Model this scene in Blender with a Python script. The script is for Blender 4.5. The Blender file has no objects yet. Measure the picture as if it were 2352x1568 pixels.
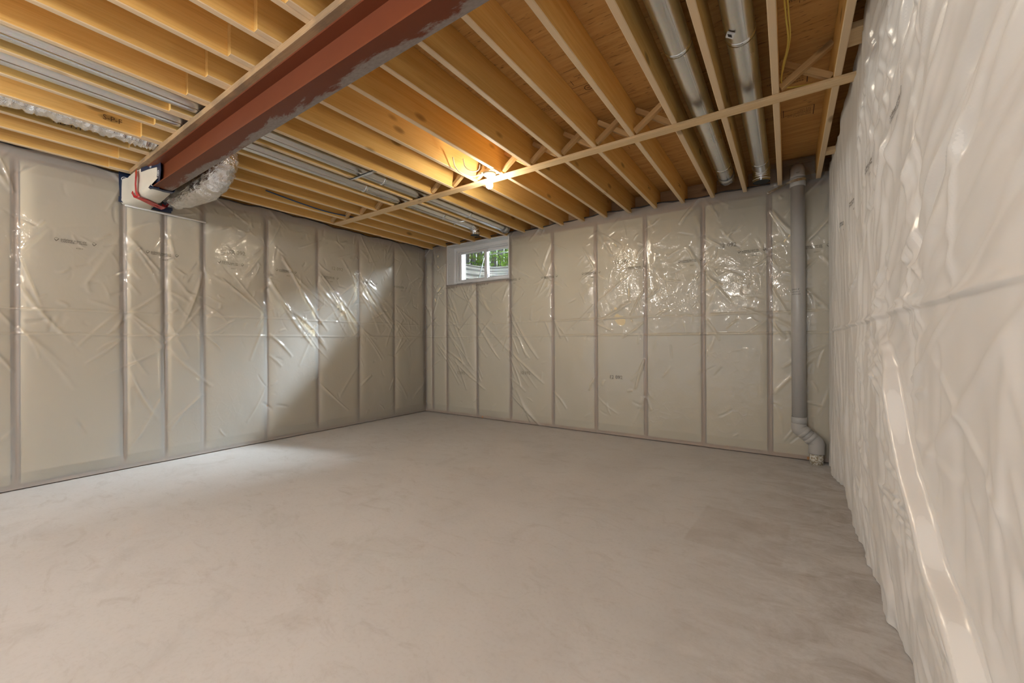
import bpy, bmesh, math, random
import numpy as np
from mathutils import Vector, Matrix, Euler

rng = np.random.default_rng(7)
random.seed(7)
SC = bpy.context.scene
COL = SC.collection

# ------------------------------------------------------------------ camera
FPX, YAW, PITCH, ROLL, EYE = 930.55, 34.2165, 0.08385, -0.26541, 1.169
def camera():
    y, p, r = (math.radians(a) for a in (YAW, PITCH, ROLL))
    right = Vector((math.cos(y), math.sin(y), 0)); fwd = Vector((-math.sin(y), math.cos(y), 0)); up = Vector((0, 0, 1))
    f2 = math.cos(p)*fwd + math.sin(p)*up; u2 = -math.sin(p)*fwd + math.cos(p)*up
    r3 = math.cos(r)*right + math.sin(r)*u2; u3 = -math.sin(r)*right + math.cos(r)*u2
    cd = bpy.data.cameras.new('camera'); cd.sensor_width = 36; cd.lens = FPX/2352*36; cd.clip_start = .02; cd.clip_end = 200
    co = bpy.data.objects.new('camera', cd); COL.objects.link(co)
    m = Matrix.Identity(4)
    for i in range(3):
        m[i][0], m[i][1], m[i][2] = r3[i], u3[i], -f2[i]
    m[2][3] = EYE
    co.matrix_world = m
    SC.camera = co
camera()

# ------------------------------------------------------------------ light
WORLD_STRENGTH = 0.9
SUN_STRENGTH = 1.8
DAYLIGHT_W = 820.0
BULB_STRENGTH = 410.0
EXPOSURE = 0.46
w = bpy.data.worlds.new('sky'); SC.world = w; w.use_nodes = True
w.node_tree.nodes['Background'].inputs[0].default_value = (0.90, 0.95, 1.0, 1)
w.node_tree.nodes['Background'].inputs[1].default_value = WORLD_STRENGTH
sl = bpy.data.lights.new('sun', 'SUN'); sl.energy = SUN_STRENGTH; sl.angle = math.radians(.6); sl.color = (1, .94, .84)
so = bpy.data.objects.new('sun', sl); COL.objects.link(so)
so.rotation_euler = Vector((-.72, -.2, -.66)).to_track_quat('-Z', 'Y').to_euler()
dl = bpy.data.lights.new('daylight', 'AREA'); dl.shape = 'RECTANGLE'; dl.size = 1.5; dl.size_y = .44; dl.energy = DAYLIGHT_W; dl.color = (.86, .93, 1); dl.spread = math.radians(96)
do = bpy.data.objects.new('daylight', dl); COL.objects.link(do); do.location = (-2.8, 5.72, 3.10)
do.rotation_euler = Vector((-.42, -.84, -.44)).to_track_quat('-Z', 'Y').to_euler()
vs = SC.view_settings
vs.view_transform = 'Standard'; vs.look = 'None'; vs.exposure = EXPOSURE; vs.gamma = 1; vs.use_curve_mapping = False
SC.cycles.max_bounces = 8; SC.cycles.diffuse_bounces = 5; SC.cycles.glossy_bounces = 3; SC.cycles.transparent_max_bounces = 10; SC.cycles.use_adaptive_sampling = True; SC.cycles.adaptive_threshold = .02
SC.cycles.use_denoising = True; SC.cycles.caustics_reflective = False; SC.cycles.caustics_refractive = False

# ------------------------------------------------------------------ helpers
def link(o, parent=None, loc=None):
    COL.objects.link(o)
    if loc is not None: o.location = loc
    if parent is not None: o.parent = parent
    return o
def wloc(o):
    v = Vector((0, 0, 0))
    while o is not None:
        v = v + o.location; o = o.parent
    return v
def mesh(name, verts, faces, mat=None, smooth=False):
    me = bpy.data.meshes.new(name); me.from_pydata([tuple(v) for v in verts], [], faces); me.update()
    if mat: me.materials.append(mat)
    if smooth: me.polygons.foreach_set('use_smooth', [True]*len(me.polygons))
    return me
def put(name, me, parent=None, loc=(0, 0, 0), rot=None):
    """link a mesh; loc is in world space (parents are never rotated)"""
    o = bpy.data.objects.new(name, me)
    l = Vector(loc) - (wloc(parent) if parent else Vector((0, 0, 0)))
    link(o, parent, l)
    if rot is not None: o.rotation_euler = rot
    return o
def empty(name, loc=(0, 0, 0), parent=None):
    o = bpy.data.objects.new(name, None); o.empty_display_size = .1
    return link(o, parent, Vector(loc) - (wloc(parent) if parent else Vector((0, 0, 0))))
def thing(name, label, cat, loc, group=None):
    o = empty(name, loc); return tag(o, label, cat, group)
def tag(o, label, cat, group=None):
    o['label'] = label; o['category'] = cat; o['kind'] = 'thing'
    if group: o['group'] = group
    return o
def struct(o):
    o['kind'] = 'structure'; return o
def prism(profile, y0, y1):
    """extrude a closed 2D profile (x,z) along local Y"""
    n = len(profile)
    v = [(p[0], y0, p[1]) for p in profile] + [(p[0], y1, p[1]) for p in profile]
    f = [(i, (i+1) % n, n+(i+1) % n, n+i) for i in range(n)]
    f = [tuple(reversed(q)) for q in f]
    f += [tuple(range(n)), tuple(reversed(range(n, 2*n)))]
    return v, f
_boards = {}
def board(wd, ht, ln, mat, c=.004):
    """a board with eased edges, long axis local Y, centred"""
    k = (round(wd, 4), round(ht, 4), round(ln, 4), mat.name, c)
    if k not in _boards:
        a, b = wd/2, ht/2
        pr = [(-a+c, -b), (a-c, -b), (a, -b+c), (a, b-c), (a-c, b), (-a+c, b), (-a, b-c), (-a, -b+c)]
        v, f = prism(pr, -ln/2, ln/2)
        _boards[k] = mesh('board', v, f, mat)
    return _boards[k]
RX = (math.pi/2, 0, 0)          # long axis up
RZ = (0, 0, math.pi/2)          # long axis along X
def boxmesh(name, lo, hi, mat, c=.0):
    lo = Vector(lo); hi = Vector(hi)
    bm = bmesh.new(); bmesh.ops.create_cube(bm, size=1)
    for v in bm.verts:
        v.co = Vector([(lo[i]+hi[i])/2 + v.co[i]*(hi[i]-lo[i]) for i in range(3)])
    if c: bmesh.ops.bevel(bm, geom=bm.edges[:], offset=c, segments=2, affect='EDGES', profile=.5)
    me = bpy.data.meshes.new(name); bm.to_mesh(me); bm.free(); me.materials.append(mat); return me
def box(name, lo, hi, mat, parent=None, c=0.0):
    ctr = (Vector(lo)+Vector(hi))/2
    return put(name, boxmesh(name, Vector(lo)-ctr, Vector(hi)-ctr, mat, c), parent, ctr)
def frames(path):
    P = [Vector(p) for p in path]; T = []
    for i in range(len(P)):
        t = (P[min(i+1, len(P)-1)] - P[max(i-1, 0)]); T.append(t.normalized())
    n = T[0].orthogonal().normalized(); out = []
    for i, t in enumerate(T):
        n = (n - t*n.dot(t)).normalized(); out.append((P[i], n, t.cross(n).normalized(), t))
    return out
def tubemesh(name, path, r, mat, seg=16, caps=True, smooth=True, rfun=None):
    fr = frames(path); v = []; f = []
    for i, (p, a, b, t) in enumerate(fr):
        ri = r[i] if isinstance(r, (list, tuple)) else r
        for k in range(seg):
            th = 2*math.pi*k/seg; rr = rfun(i, th, ri) if rfun else ri
            v.append(p + a*math.cos(th)*rr + b*math.sin(th)*rr)
    for i in range(len(fr)-1):
        for k in range(seg):
            k2 = (k+1) % seg
            f.append((i*seg+k, i*seg+k2, (i+1)*seg+k2, (i+1)*seg+k))
    if caps:
        f.append(tuple(reversed(range(seg)))); f.append(tuple(range((len(fr)-1)*seg, len(fr)*seg)))
    me = mesh(name, v, f, mat, smooth)
    if caps and smooth:
        me.polygons[-1].use_smooth = False; me.polygons[-2].use_smooth = False
    return me
def tube(name, path, r, mat, parent=None, **kw):
    c = Vector(path[0])
    rel = [Vector(p)-c for p in path]
    return put(name, tubemesh(name, rel, r, mat, **kw), parent, c)
def smoothpath(pts, n=8):
    """Catmull-Rom"""
    P = [Vector(p) for p in pts]; P = [2*P[0]-P[1]] + P + [2*P[-1]-P[-2]]; out = []
    for i in range(1, len(P)-2):
        for k in range(n):
            t = k/n; a, b, c, d = P[i-1:i+3]
            out.append(.5*((2*b) + (-a+c)*t + (2*a-5*b+4*c-d)*t*t + (-a+3*b-3*c+d)*t**3))
    out.append(P[-2]); return out
def lathe(name, prof, mat, parent=None, loc=(0, 0, 0), seg=24, smooth=True):
    v = []; f = []
    for r, z in prof:
        for k in range(seg):
            th = 2*math.pi*k/seg; v.append((r*math.cos(th), r*math.sin(th), z))
    for i in range(len(prof)-1):
        for k in range(seg):
            k2 = (k+1) % seg; f.append((i*seg+k, i*seg+k2, (i+1)*seg+k2, (i+1)*seg+k))
    f.append(tuple(reversed(range(seg)))); f.append(tuple(range((len(prof)-1)*seg, len(prof)*seg)))
    return put(name, mesh(name, v, f, mat, smooth), parent, loc)
_txt = {}
def textverts(s, size):
    """triangulated flat text, lower-left at 0,0: (verts Nx2, faces)"""
    if (s, size) in _txt: return _txt[(s, size)]
    cu = bpy.data.curves.new('t', 'FONT'); cu.body = s; cu.size = size; cu.resolution_u = 2
    o = bpy.data.objects.new('t', cu); COL.objects.link(o)
    dg = bpy.context.evaluated_depsgraph_get()
    me = bpy.data.meshes.new_from_object(o.evaluated_get(dg))
    v = np.array([p.co[:2] for p in me.vertices]); f = [tuple(p.vertices) for p in me.polygons]
    bpy.data.objects.remove(o); bpy.data.curves.remove(cu); bpy.data.meshes.remove(me)
    _txt[(s, size)] = (v, f); return v, f

# ------------------------------------------------------------------ materials
class NT:
    def __init__(s, name):
        s.m = bpy.data.materials.new(name); s.m.use_nodes = True; s.t = s.m.node_tree; s.t.nodes.clear()
        s.out = s.t.nodes.new('ShaderNodeOutputMaterial')
    def n(s, typ, **kw):
        nd = s.t.nodes.new('ShaderNode'+typ)
        for k, v in kw.items():
            if k in nd.inputs: s.put(nd.inputs[k], v)
            else: setattr(nd, k, v)
        return nd
    def put(s, sock, v):
        if isinstance(v, bpy.types.NodeSocket): s.t.links.new(v, sock)
        elif isinstance(v, bpy.types.Node): s.t.links.new(v.outputs[0], sock)
        else:
            if isinstance(v, (tuple, list)) and len(v) == 3 and sock.type == 'RGBA': v = (*v, 1)
            sock.default_value = v
    def math(s, op, a, b=0.0, clamp=False):
        nd = s.t.nodes.new('ShaderNodeMath'); nd.operation = op; nd.use_clamp = clamp
        s.put(nd.inputs[0], a); s.put(nd.inputs[1], b); return nd.outputs[0]
    def mixc(s, fac, a, b, blend='MIX'):
        nd = s.t.nodes.new('ShaderNodeMix'); nd.data_type = 'RGBA'; nd.blend_type = blend
        s.put(nd.inputs[0], fac); s.put(nd.inputs[6], a); s.put(nd.inputs[7], b); return nd.outputs[2]
    def ramp(s, fac, stops):
        nd = s.t.nodes.new('ShaderNodeValToRGB'); e = nd.color_ramp.elements
        while len(e) < len(stops): e.new(.5)
        for i, (p, c) in enumerate(stops):
            e[i].position = p; e[i].color = (*c, 1) if len(c) == 3 else c
        s.put(nd.inputs[0], fac); return nd.outputs[0]
    def vec(s, sx, sy, sz, rnd=True, coord='Object'):
        tc = s.n('TexCoord'); v = tc.outputs[coord]
        if rnd:
            oi = s.n('ObjectInfo'); sc = s.t.nodes.new('ShaderNodeVectorMath'); sc.operation = 'MULTIPLY_ADD'
            cmb = s.n('CombineXYZ', X=s.math('MULTIPLY', oi.outputs['Random'], 53.7), Y=s.math('MULTIPLY', oi.outputs['Random'], 91.3), Z=s.math('MULTIPLY', oi.outputs['Random'], 27.1))
            s.put(sc.inputs[0], v); sc.inputs[1].default_value = (1, 1, 1); s.put(sc.inputs[2], cmb); v = sc.outputs[0]
        mp = s.n('Mapping', Vector=v, Scale=(sx, sy, sz)); return mp.outputs[0]
    def noise(s, vec, scale=1.0, detail=3.0, rough=.5, dist=0.0):
        nd = s.n('TexNoise', Vector=vec, Scale=scale, Detail=detail, Roughness=rough, Distortion=dist); return nd.outputs['Fac']
    def bump(s, h, strength=.3, dist=.01):
        return s.n('Bump', Height=h, Strength=strength, Distance=dist).outputs[0]
    def pbr(s, **kw):
        nd = s.t.nodes.new('ShaderNodeBsdfPrincipled')
        for k, v in kw.items(): s.put(nd.inputs[k.replace('_', ' ')], v)
        s.put(s.out.inputs[0], nd); return nd
def plain(name, col, rough=.6, metal=0.0, spec=.5, noise=.12, nscale=12):
    t = NT(name); n = t.noise(t.vec(1, 1, 1), nscale, 4)
    c = t.mixc(n, tuple(x*(1-noise) for x in col), tuple(min(1, x*(1+noise)) for x in col))
    t.pbr(Base_Color=c, Roughness=rough, Metallic=metal, Specular_IOR_Level=spec); return t.m

def wood(name, light, mid, dark, rough=.62, knots=.16, grey=0.0, edge=None):
    t = NT(name)
    oi = t.n('ObjectInfo').outputs['Random']
    g1 = t.noise(t.vec(9, .55, 9), 2.2, 4, .6, .8)
    g2 = t.noise(t.vec(60, 1.4, 60), 2.0, 3, .6, .3)
    base = t.ramp(g1, [(.3, mid), (.62, light)])
    base = t.mixc(t.math('MULTIPLY', t.ramp(g2, [(.48, (0, 0, 0)), (.72, (1, 1, 1))]), .32), base, dark)
    tone = t.math('MULTIPLY_ADD', oi, .24); t.t.nodes[-1].inputs[2].default_value = .86
    base = t.mixc(1.0, base, t.n('CombineXYZ', X=tone, Y=tone, Z=tone).outputs[0], 'MULTIPLY')
    if edge:                                       # narrow faces tinted paler, painting in light bounced up from the floor
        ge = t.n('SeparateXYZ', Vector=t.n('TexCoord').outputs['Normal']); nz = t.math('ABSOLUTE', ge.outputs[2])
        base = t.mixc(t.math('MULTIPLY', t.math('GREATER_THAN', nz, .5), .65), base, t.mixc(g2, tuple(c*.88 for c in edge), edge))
    vo = t.n('TexVoronoi', Vector=t.vec(5.5, 2.3, 5.5), Scale=1.0, Randomness=1.0)
    k = t.ramp(vo.outputs['Distance'], [(.0, (1, 1, 1)), (knots*.55, (.75, .75, .75)), (knots, (0, 0, 0))])
    base = t.mixc(t.math('MULTIPLY', k, .75), base, tuple(c*.33 for c in dark))
    if grey:
        st = t.noise(t.vec(6, 2.0, 6), 1.5, 5, .65)
        base = t.mixc(t.math('MULTIPLY', t.ramp(st, [(.45, (0, 0, 0)), (.6, (1, 1, 1))]), grey), base, (.13, .10, .075))
    t.pbr(Base_Color=base, Roughness=rough, Specular_IOR_Level=.3, Normal=t.bump(g2, .12, .004))
    return t.m
M = {}
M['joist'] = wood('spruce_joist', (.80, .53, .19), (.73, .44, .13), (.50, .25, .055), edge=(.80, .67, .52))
M['plate'] = wood('weathered_plate', (.50, .34, .19), (.40, .26, .14), (.22, .13, .07), grey=.5)
M['brace'] = wood('bracing_wood', (.66, .46, .23), (.56, .36, .16), (.36, .20, .08))
M['strap'] = wood('strapping_wood', (.76, .57, .34), (.68, .48, .25), (.46, .28, .12), knots=.1)
M['stud'] = wood('stud_wood', (.46, .25, .115), (.40, .205, .09), (.24, .115, .05), knots=.12)
M['rim'] = wood('rim_wood', (.46, .31, .18), (.38, .25, .14), (.24, .14, .07))

def mk_ply():
    t = NT('plywood')
    g1 = t.noise(t.vec(.8, 9, 9), 1.6, 4, .6, 1.5); g2 = t.noise(t.vec(2.2, 34, 20), 1.5, 4, .6, .6)
    c = t.ramp(g1, [(.3, (.50, .27, .085)), (.65, (.64, .38, .14))])
    c = t.mixc(t.math('MULTIPLY', t.ramp(g2, [(.55, (0, 0, 0)), (.75, (1, 1, 1))]), .45), c, (.33, .17, .06))
    ms = t.noise(t.vec(.9, .9, 1), 1.0, 2); fl = t.noise(t.vec(13, 60, 10), 1.0, 2, .5)
    f = t.math('MULTIPLY', t.ramp(fl, [(.62, (0, 0, 0)), (.68, (1, 1, 1))]), t.ramp(ms, [(.45, (0, 0, 0)), (.6, (1, 1, 1))]))
    c = t.mixc(t.math('MULTIPLY', f, .6), c, (.14, .065, .025))
    vo = t.n('TexVoronoi', Vector=t.vec(3, 5, 3), Scale=1.3)
    k = t.ramp(vo.outputs['Distance'], [(.0, (1, 1, 1)), (.07, (0, 0, 0))])
    c = t.mixc(t.math('MULTIPLY', k, .8), c, (.12, .055, .02))
    t.pbr(Base_Color=c, Roughness=.7, Specular_IOR_Level=.25, Normal=t.bump(g2, .15, .003)); return t.m
M['ply'] = mk_ply()

def mk_floor():
    t = NT('concrete_floor')
    v = t.vec(1, 1, 1, False)
    a = t.noise(v, .55, 6, .62, .6); b = t.noise(v, 2.3, 8, .68, .8); c3 = t.noise(t.vec(3.5, 8, 1, False), 1.0, 6, .7, 1.6); d = t.noise(v, 55, 3, .6)
    c = t.ramp(a, [(.3, (.53, .52, .515)), (.7, (.625, .625, .63))])
    c = t.mixc(t.ramp(b, [(.52, (0, 0, 0)), (.72, (.5, .5, .5))]), c, (.47, .455, .44))
    c = t.mixc(t.math('MULTIPLY', t.ramp(c3, [(.54, (0, 0, 0)), (.74, (1, 1, 1))]), .3), c, (.33, .29, .255))
    c = t.mixc(t.math('MULTIPLY', t.ramp(d, [(.25, (1, 1, 1)), (.5, (0, 0, 0))]), .12), c, (.26, .22, .19))
    sep = t.n('SeparateXYZ', Vector=t.n('TexCoord').outputs['Object'])
    X, Y = sep.outputs[0], sep.outputs[1]
    # trowelled rectangle of darker cement by the right wall
    rot = t.n('Mapping', Vector=t.n('TexCoord').outputs['Object'], Rotation=(0, 0, math.radians(4)))
    s2 = t.n('SeparateXYZ', Vector=rot.outputs[0]); u, q = s2.outputs[0], s2.outputs[1]
    def inside(x, lo, hi, soft=.012):
        return t.math('MULTIPLY', t.math('DIVIDE', t.math('SUBTRACT', x, lo), soft, True), t.math('DIVIDE', t.math('SUBTRACT', hi, x), soft, True))
    rect = t.math('MULTIPLY', inside(u, -.70, -.20), inside(q, 2.50, 3.12))
    fade = t.ramp(t.noise(v, 3.1, 5, .7), [(.35, (.05, .05, .05)), (.7, (.38, .38, .38))])
    c = t.mixc(t.math('MULTIPLY', rect, fade), c, (.37, .325, .285))
    # dark streaking, stronger towards the right wall
    rw = t.math('MULTIPLY', t.math('DIVIDE', t.math('ADD', X, .55), .8, True), t.ramp(t.noise(t.vec(2.6, 4.5, 1, False), 1.4, 8, .75, .8), [(.42, (0, 0, 0)), (.66, (1, 1, 1))]))
    c = t.mixc(t.math('MULTIPLY', rw, .55), c, (.25, .21, .175))
    # fine trowel scratches
    w1 = t.n('TexVoronoi', Vector=t.vec(.9, .55, 1, False), Scale=1.0, feature='DISTANCE_TO_EDGE')
    sc = t.math('MULTIPLY', t.ramp(w1.outputs['Distance'], [(.0, (1, 1, 1)), (.004, (0, 0, 0))]), t.ramp(t.noise(v, 1.3, 3), [(.5, (0, 0, 0)), (.62, (.35, .35, .35))]))
    c = t.mixc(sc, c, (.60, .55, .50))
    r = t.ramp(b, [(.3, (.62, .62, .62)), (.7, (.78, .78, .78))])
    t.pbr(Base_Color=c, Roughness=r, Specular_IOR_Level=.35, Normal=t.bump(t.math('ADD', b, t.math('MULTIPLY', c3, .6)), .1, .01)); return t.m
M['floor'] = mk_floor()
M['concrete'] = plain('foundation_concrete', (.36, .35, .33), .85, nscale=6)
M['batt'] = plain('fibreglass_batt', (.84, .71, .475), .95, spec=.1, noise=.13, nscale=5)

def mk_poly(name, milk, trl, rough=.16, bump1=.25, glossw=.9, tint=(.90, .90, .885)):
    t = NT(name)
    v = t.vec(1, 1, 1, False)
    big = t.noise(v, 7, 4, .6, 1.2)
    vo = t.n('TexVoronoi', Vector=t.n('Mapping', Vector=v, Scale=(1, 1, .75)).outputs[0], Scale=13.0, feature='DISTANCE_TO_EDGE')
    cr = t.ramp(vo.outputs['Distance'], [(0, (1, 1, 1)), (.12, (0, 0, 0))])
    patch = t.ramp(t.noise(v, 1.7, 3), [(.46, (0, 0, 0)), (.66, (1, 1, 1))])
    h = t.math('ADD', big, t.math('MULTIPLY', t.math('MULTIPLY', cr, patch), .3))
    nrm = t.bump(h, bump1, .012)
    dif = t.n('BsdfDiffuse', Color=tint, Normal=t.bump(h, bump1*.5, .012))
    tl = t.n('BsdfTranslucent', Color=tint)
    body = t.n('MixShader', Fac=trl); t.put(body.inputs[1], dif); t.put(body.inputs[2], tl)
    tr = t.n('BsdfTransparent', Color=(.985, .985, .98))
    m1 = t.n('MixShader', Fac=milk); t.put(m1.inputs[1], tr); t.put(m1.inputs[2], body)
    gl = t.n('BsdfGlossy', Color=(1, 1, 1), Roughness=rough, Normal=nrm)
    fr = t.n('Fresnel', IOR=1.5, Normal=nrm)
    m2 = t.n('MixShader', Fac=t.math('MULTIPLY', fr.outputs[0], glossw)); t.put(m2.inputs[1], m1); t.put(m2.inputs[2], gl)
    t.put(t.out.inputs[0], m2); return t.m
M['poly'] = mk_poly('vapour_barrier_film', .32, .12, rough=.07, bump1=.45, glossw=1.0)
M['poly_white'] = mk_poly('loose_milky_film', .90, .08, rough=.27, bump1=.015, glossw=.13, tint=(.90, .895, .88))
M['poly_scrap'] = mk_poly('clear_film_scrap', .22, .3, rough=.15, bump1=.3, glossw=1.1)
M['ink'] = plain('black_print', (.035, .03, .028), .7, noise=0)
M['ink_grey'] = plain('grey_print', (.16, .14, .12), .8, noise=0)
M['ink_ply'] = plain('stamp_print', (.09, .045, .02), .8, noise=0)
M['caulk'] = plain('acoustic_sealant', (.035, .033, .035), .5)
M['gasket'] = plain('sill_gasket', (.26, .25, .26), .7)

def mk_metal(name, col, rough, n1=.12, bump=.03, scale=(30, 1.2, 30)):
    t = NT(name)
    n = t.noise(t.vec(*scale), 1.0, 3); sp = t.n('TexVoronoi', Vector=t.vec(1, 1, 1), Scale=55.0)
    c = t.mixc(n, tuple(x*(1-n1) for x in col), col)
    c = t.mixc(.10, c, sp.outputs['Color'], 'SOFT_LIGHT')
    r = t.math('MULTIPLY_ADD', n, .14); t.t.nodes[-1].inputs[2].default_value = rough
    t.pbr(Base_Color=c, Metallic=1.0, Roughness=r, Normal=t.bump(n, bump, .01)); return t.m
M['galv'] = mk_metal('galvanised_steel', (.82, .84, .86), .22, .10, .008, (9, .8, 9))
M['galv_well'] = mk_metal('weathered_galvanised', (.27, .27, .26), .6, .2)
M['shiny'] = mk_metal('bright_sheet_metal', (.82, .84, .86), .14)
def mk_foil():
    t = NT('aluminium_foil')
    a = t.noise(t.vec(4, 14, 14), 1.0, 5, .65, 1.6); b = t.n('TexVoronoi', Vector=t.vec(6, 26, 26), Scale=1.0)
    t.pbr(Base_Color=(.86, .86, .87), Metallic=1.0, Roughness=.07, Normal=t.bump(t.math('ADD', a, t.math('MULTIPLY', b.outputs['Distance'], .35)), .9, .02)); return t.m
M['foil'] = mk_foil()
def mk_beam():
    t = NT('red_oxide_primer')
    tc = t.n('TexCoord'); sp = t.n('SeparateXYZ', Vector=tc.outputs['Object'])
    n = t.noise(t.vec(3, 3, 3, False), 1.5, 5, .6)
    c = t.mixc(n, (.115, .027, .009), (.155, .036, .011))
    # mill scale showing where the primer has been scraped off along the far flange edge
    edge = t.math('DIVIDE', t.math('SUBTRACT', sp.outputs[1], -.035), .10)
    wob = t.noise(t.vec(2.2, 9, 9, False), 1.0, 8, .75, .4)
    m = t.math('ADD', t.math('MULTIPLY', edge, .55), t.math('MULTIPLY', t.math('SUBTRACT', wob, .5), 2.1))
    bottom = t.math('LESS_THAN', sp.outputs[2], -.0935)
    mk = t.math('MULTIPLY', t.ramp(m, [(.30, (0, 0, 0)), (.44, (1, 1, 1))]), bottom)
    grit = t.mixc(t.noise(t.vec(40, 90, 60, False), 1.0, 4), (.15, .125, .11), (.33, .29, .26))
    c = t.mixc(t.math('MULTIPLY', mk, .9), c, grit)
    t.pbr(Base_Color=c, Roughness=.5, Specular_IOR_Level=.4); return t.m
M['beam'] = mk_beam()
M['white_trim'] = plain('white_vinyl', (.74, .74, .745), .4, noise=.02)
M['white_porcelain'] = plain('white_porcelain', (.85, .83, .79), .25, noise=.02)
M['pvc'] = plain('grey_plastic_pipe', (.45, .445, .435), .32, noise=.05, nscale=20)
M['pvc_white'] = None
def mk_stub():
    t = NT('cement_spattered_white'); n = t.noise(t.vec(1, 1, 1), 60, 5, .7)
    t.pbr(Base_Color=t.mixc(t.ramp(n, [(.46, (0, 0, 0)), (.54, (1, 1, 1))]), (.72, .70, .64), (.33, .26, .16)), Roughness=.7); return t.m
M['pvc_white'] = mk_stub()
M['blue_tape'] = plain('blue_tape', (.018, .032, .075), .35, noise=.2)
M['red_tape'] = plain('red_tape', (.50, .012, .016), .22, noise=.1)
M['wrap'] = plain('white_membrane', (.70, .66, .57), .5, noise=.08)
M['yellow'] = plain('yellow_cable', (.70, .52, .10), .4, noise=.02)
M['blue'] = plain('blue_cable', (.03, .09, .22), .4, noise=.02)
M['cable_white'] = plain('white_cable', (.80, .76, .66), .4, noise=.02)
M['black'] = plain('black_plastic', (.02, .02, .022), .45)
M['dark'] = plain('dark_frame', (.04, .044, .044), .8, spec=.2)
M['sticker'] = plain('white_sticker', (.8, .82, .85), .5, noise=.02)
def mk_bulb(k=1.0, col=(1, .88, .69)):
    t = NT('glowing_bulb'); e = t.n('Emission', Color=col, Strength=BULB_STRENGTH*k); t.put(t.out.inputs[0], e); return t.m
M['bulb'] = mk_bulb(); M['unseen_globe'] = mk_bulb(.325, (1, .95, .87))
def mk_glass():
    t = NT('window_glass'); tr = t.n('BsdfTransparent', Color=(.94, .96, .95)); g = t.n('BsdfGlossy', Roughness=.02); fr = t.n('Fresnel', IOR=1.45)
    m = t.n('MixShader', Fac=fr.outputs[0]); t.put(m.inputs[1], tr); t.put(m.inputs[2], g); t.put(t.out.inputs[0], m); return t.m
M['glass'] = mk_glass()
M['fence'] = plain('weathered_fence', (.11, .115, .115), .8, noise=.2)
M['soil'] = plain('soil', (.16, .13, .10), .95)
M['gravel'] = plain('well_gravel', (.22, .21, .19), .95, nscale=30, noise=.35)
def mk_leaf():
    t = NT('leaf'); oi = t.n('ObjectInfo').outputs['Random']; n = t.noise(t.vec(1, 1, 1), 14, 2)
    c = t.mixc(n, (.09, .20, .03), (.22, .36, .08))
    d = t.n('BsdfDiffuse', Color=c); tl = t.n('BsdfTranslucent', Color=c); m = t.n('MixShader', Fac=.45)
    t.put(m.inputs[1], d); t.put(m.inputs[2], tl); t.put(t.out.inputs[0], m); return t.m
M['leaf'] = mk_leaf()
M['stem'] = plain('stem', (.22, .20, .08), .8)

# ------------------------------------------------------------------ dimensions
XL, XR, YB, YF = -5.107, 0.345, 4.885, -2.6
ZJ, JD, JT, SP = 2.728, 0.235, 0.038, 0.3048
ZS = ZJ + JD
WTOP = 2.70                        # stud wall top
WX0, WX1, WZ0, WZ1 = -4.59, -3.374, 2.112, 2.735
YOUT = 5.36

# ------------------------------------------------------------------ floor
def floor():
    nx, ny = 40, 50
    xs = np.linspace(XL-.35, XR+.35, nx); ys = np.linspace(YF, YB+.1, ny)
    v = [(x, y, 0) for y in ys for x in xs]
    f = [(j*nx+i, j*nx+i+1, (j+1)*nx+i+1, (j+1)*nx+i) for j in range(ny-1) for i in range(nx-1)]
    struct(put('floor', mesh('floor', v, f, M['floor'])))
floor()

# ------------------------------------------------------------------ height fields for the plastic sheets
def vnoise(S, Z, fs, fz, seed):
    """smooth value noise on a separable grid, output -1..1 (len(Z) x len(S))"""
    r = np.random.default_rng(seed); L = r.uniform(-1, 1, (97, 97))
    def ax(A, f):
        a = A*f; i = np.floor(a).astype(int); t = a-i; t = t*t*t*(t*(t*6-15)+10); return i % 97, (i+1) % 97, t
    i0, i1, ti = ax(S, fs); j0, j1, tj = ax(Z, fz)
    A = L[np.ix_(j0, i0)]; B = L[np.ix_(j0, i1)]; C = L[np.ix_(j1, i0)]; D = L[np.ix_(j1, i1)]
    ti = ti[None, :]; tj = tj[:, None]
    return (A*(1-ti)+B*ti)*(1-tj) + (C*(1-ti)+D*ti)*tj
def ridge(H, S, Z, p0, p1, wd, amp, skew=0.0, taper=.5, curve=0.0):
    (s0, z0), (s1, z1) = p0, p1
    pad = wd*3.2 + abs(curve)
    a = np.searchsorted(S, [min(s0, s1)-pad, max(s0, s1)+pad]); b = np.searchsorted(Z, [min(z0, z1)-pad, max(z0, z1)+pad])
    if a[1]-a[0] < 2 or b[1]-b[0] < 2: return
    SS = S[None, a[0]:a[1]]; ZZ = Z[b[0]:b[1], None]
    dx, dz = s1-s0, z1-z0; L = math.hypot(dx, dz)
    t = ((SS-s0)*dx + (ZZ-z0)*dz)/L/L
    d = ((SS-s0)*-dz + (ZZ-z0)*dx)/L + curve*4*t*(t-1)
    tt = np.clip(t, 0, 1)
    env = np.clip(np.sin(np.pi*tt), 0, 1)**taper * ((t > 0) & (t < 1))
    if skew:
        ww = np.where(d > 0, wd*(1+skew), wd*(1-skew))
    else: ww = wd
    H[b[0]:b[1], a[0]:a[1]] += amp*env*np.exp(-(d/ww)**2)
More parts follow.
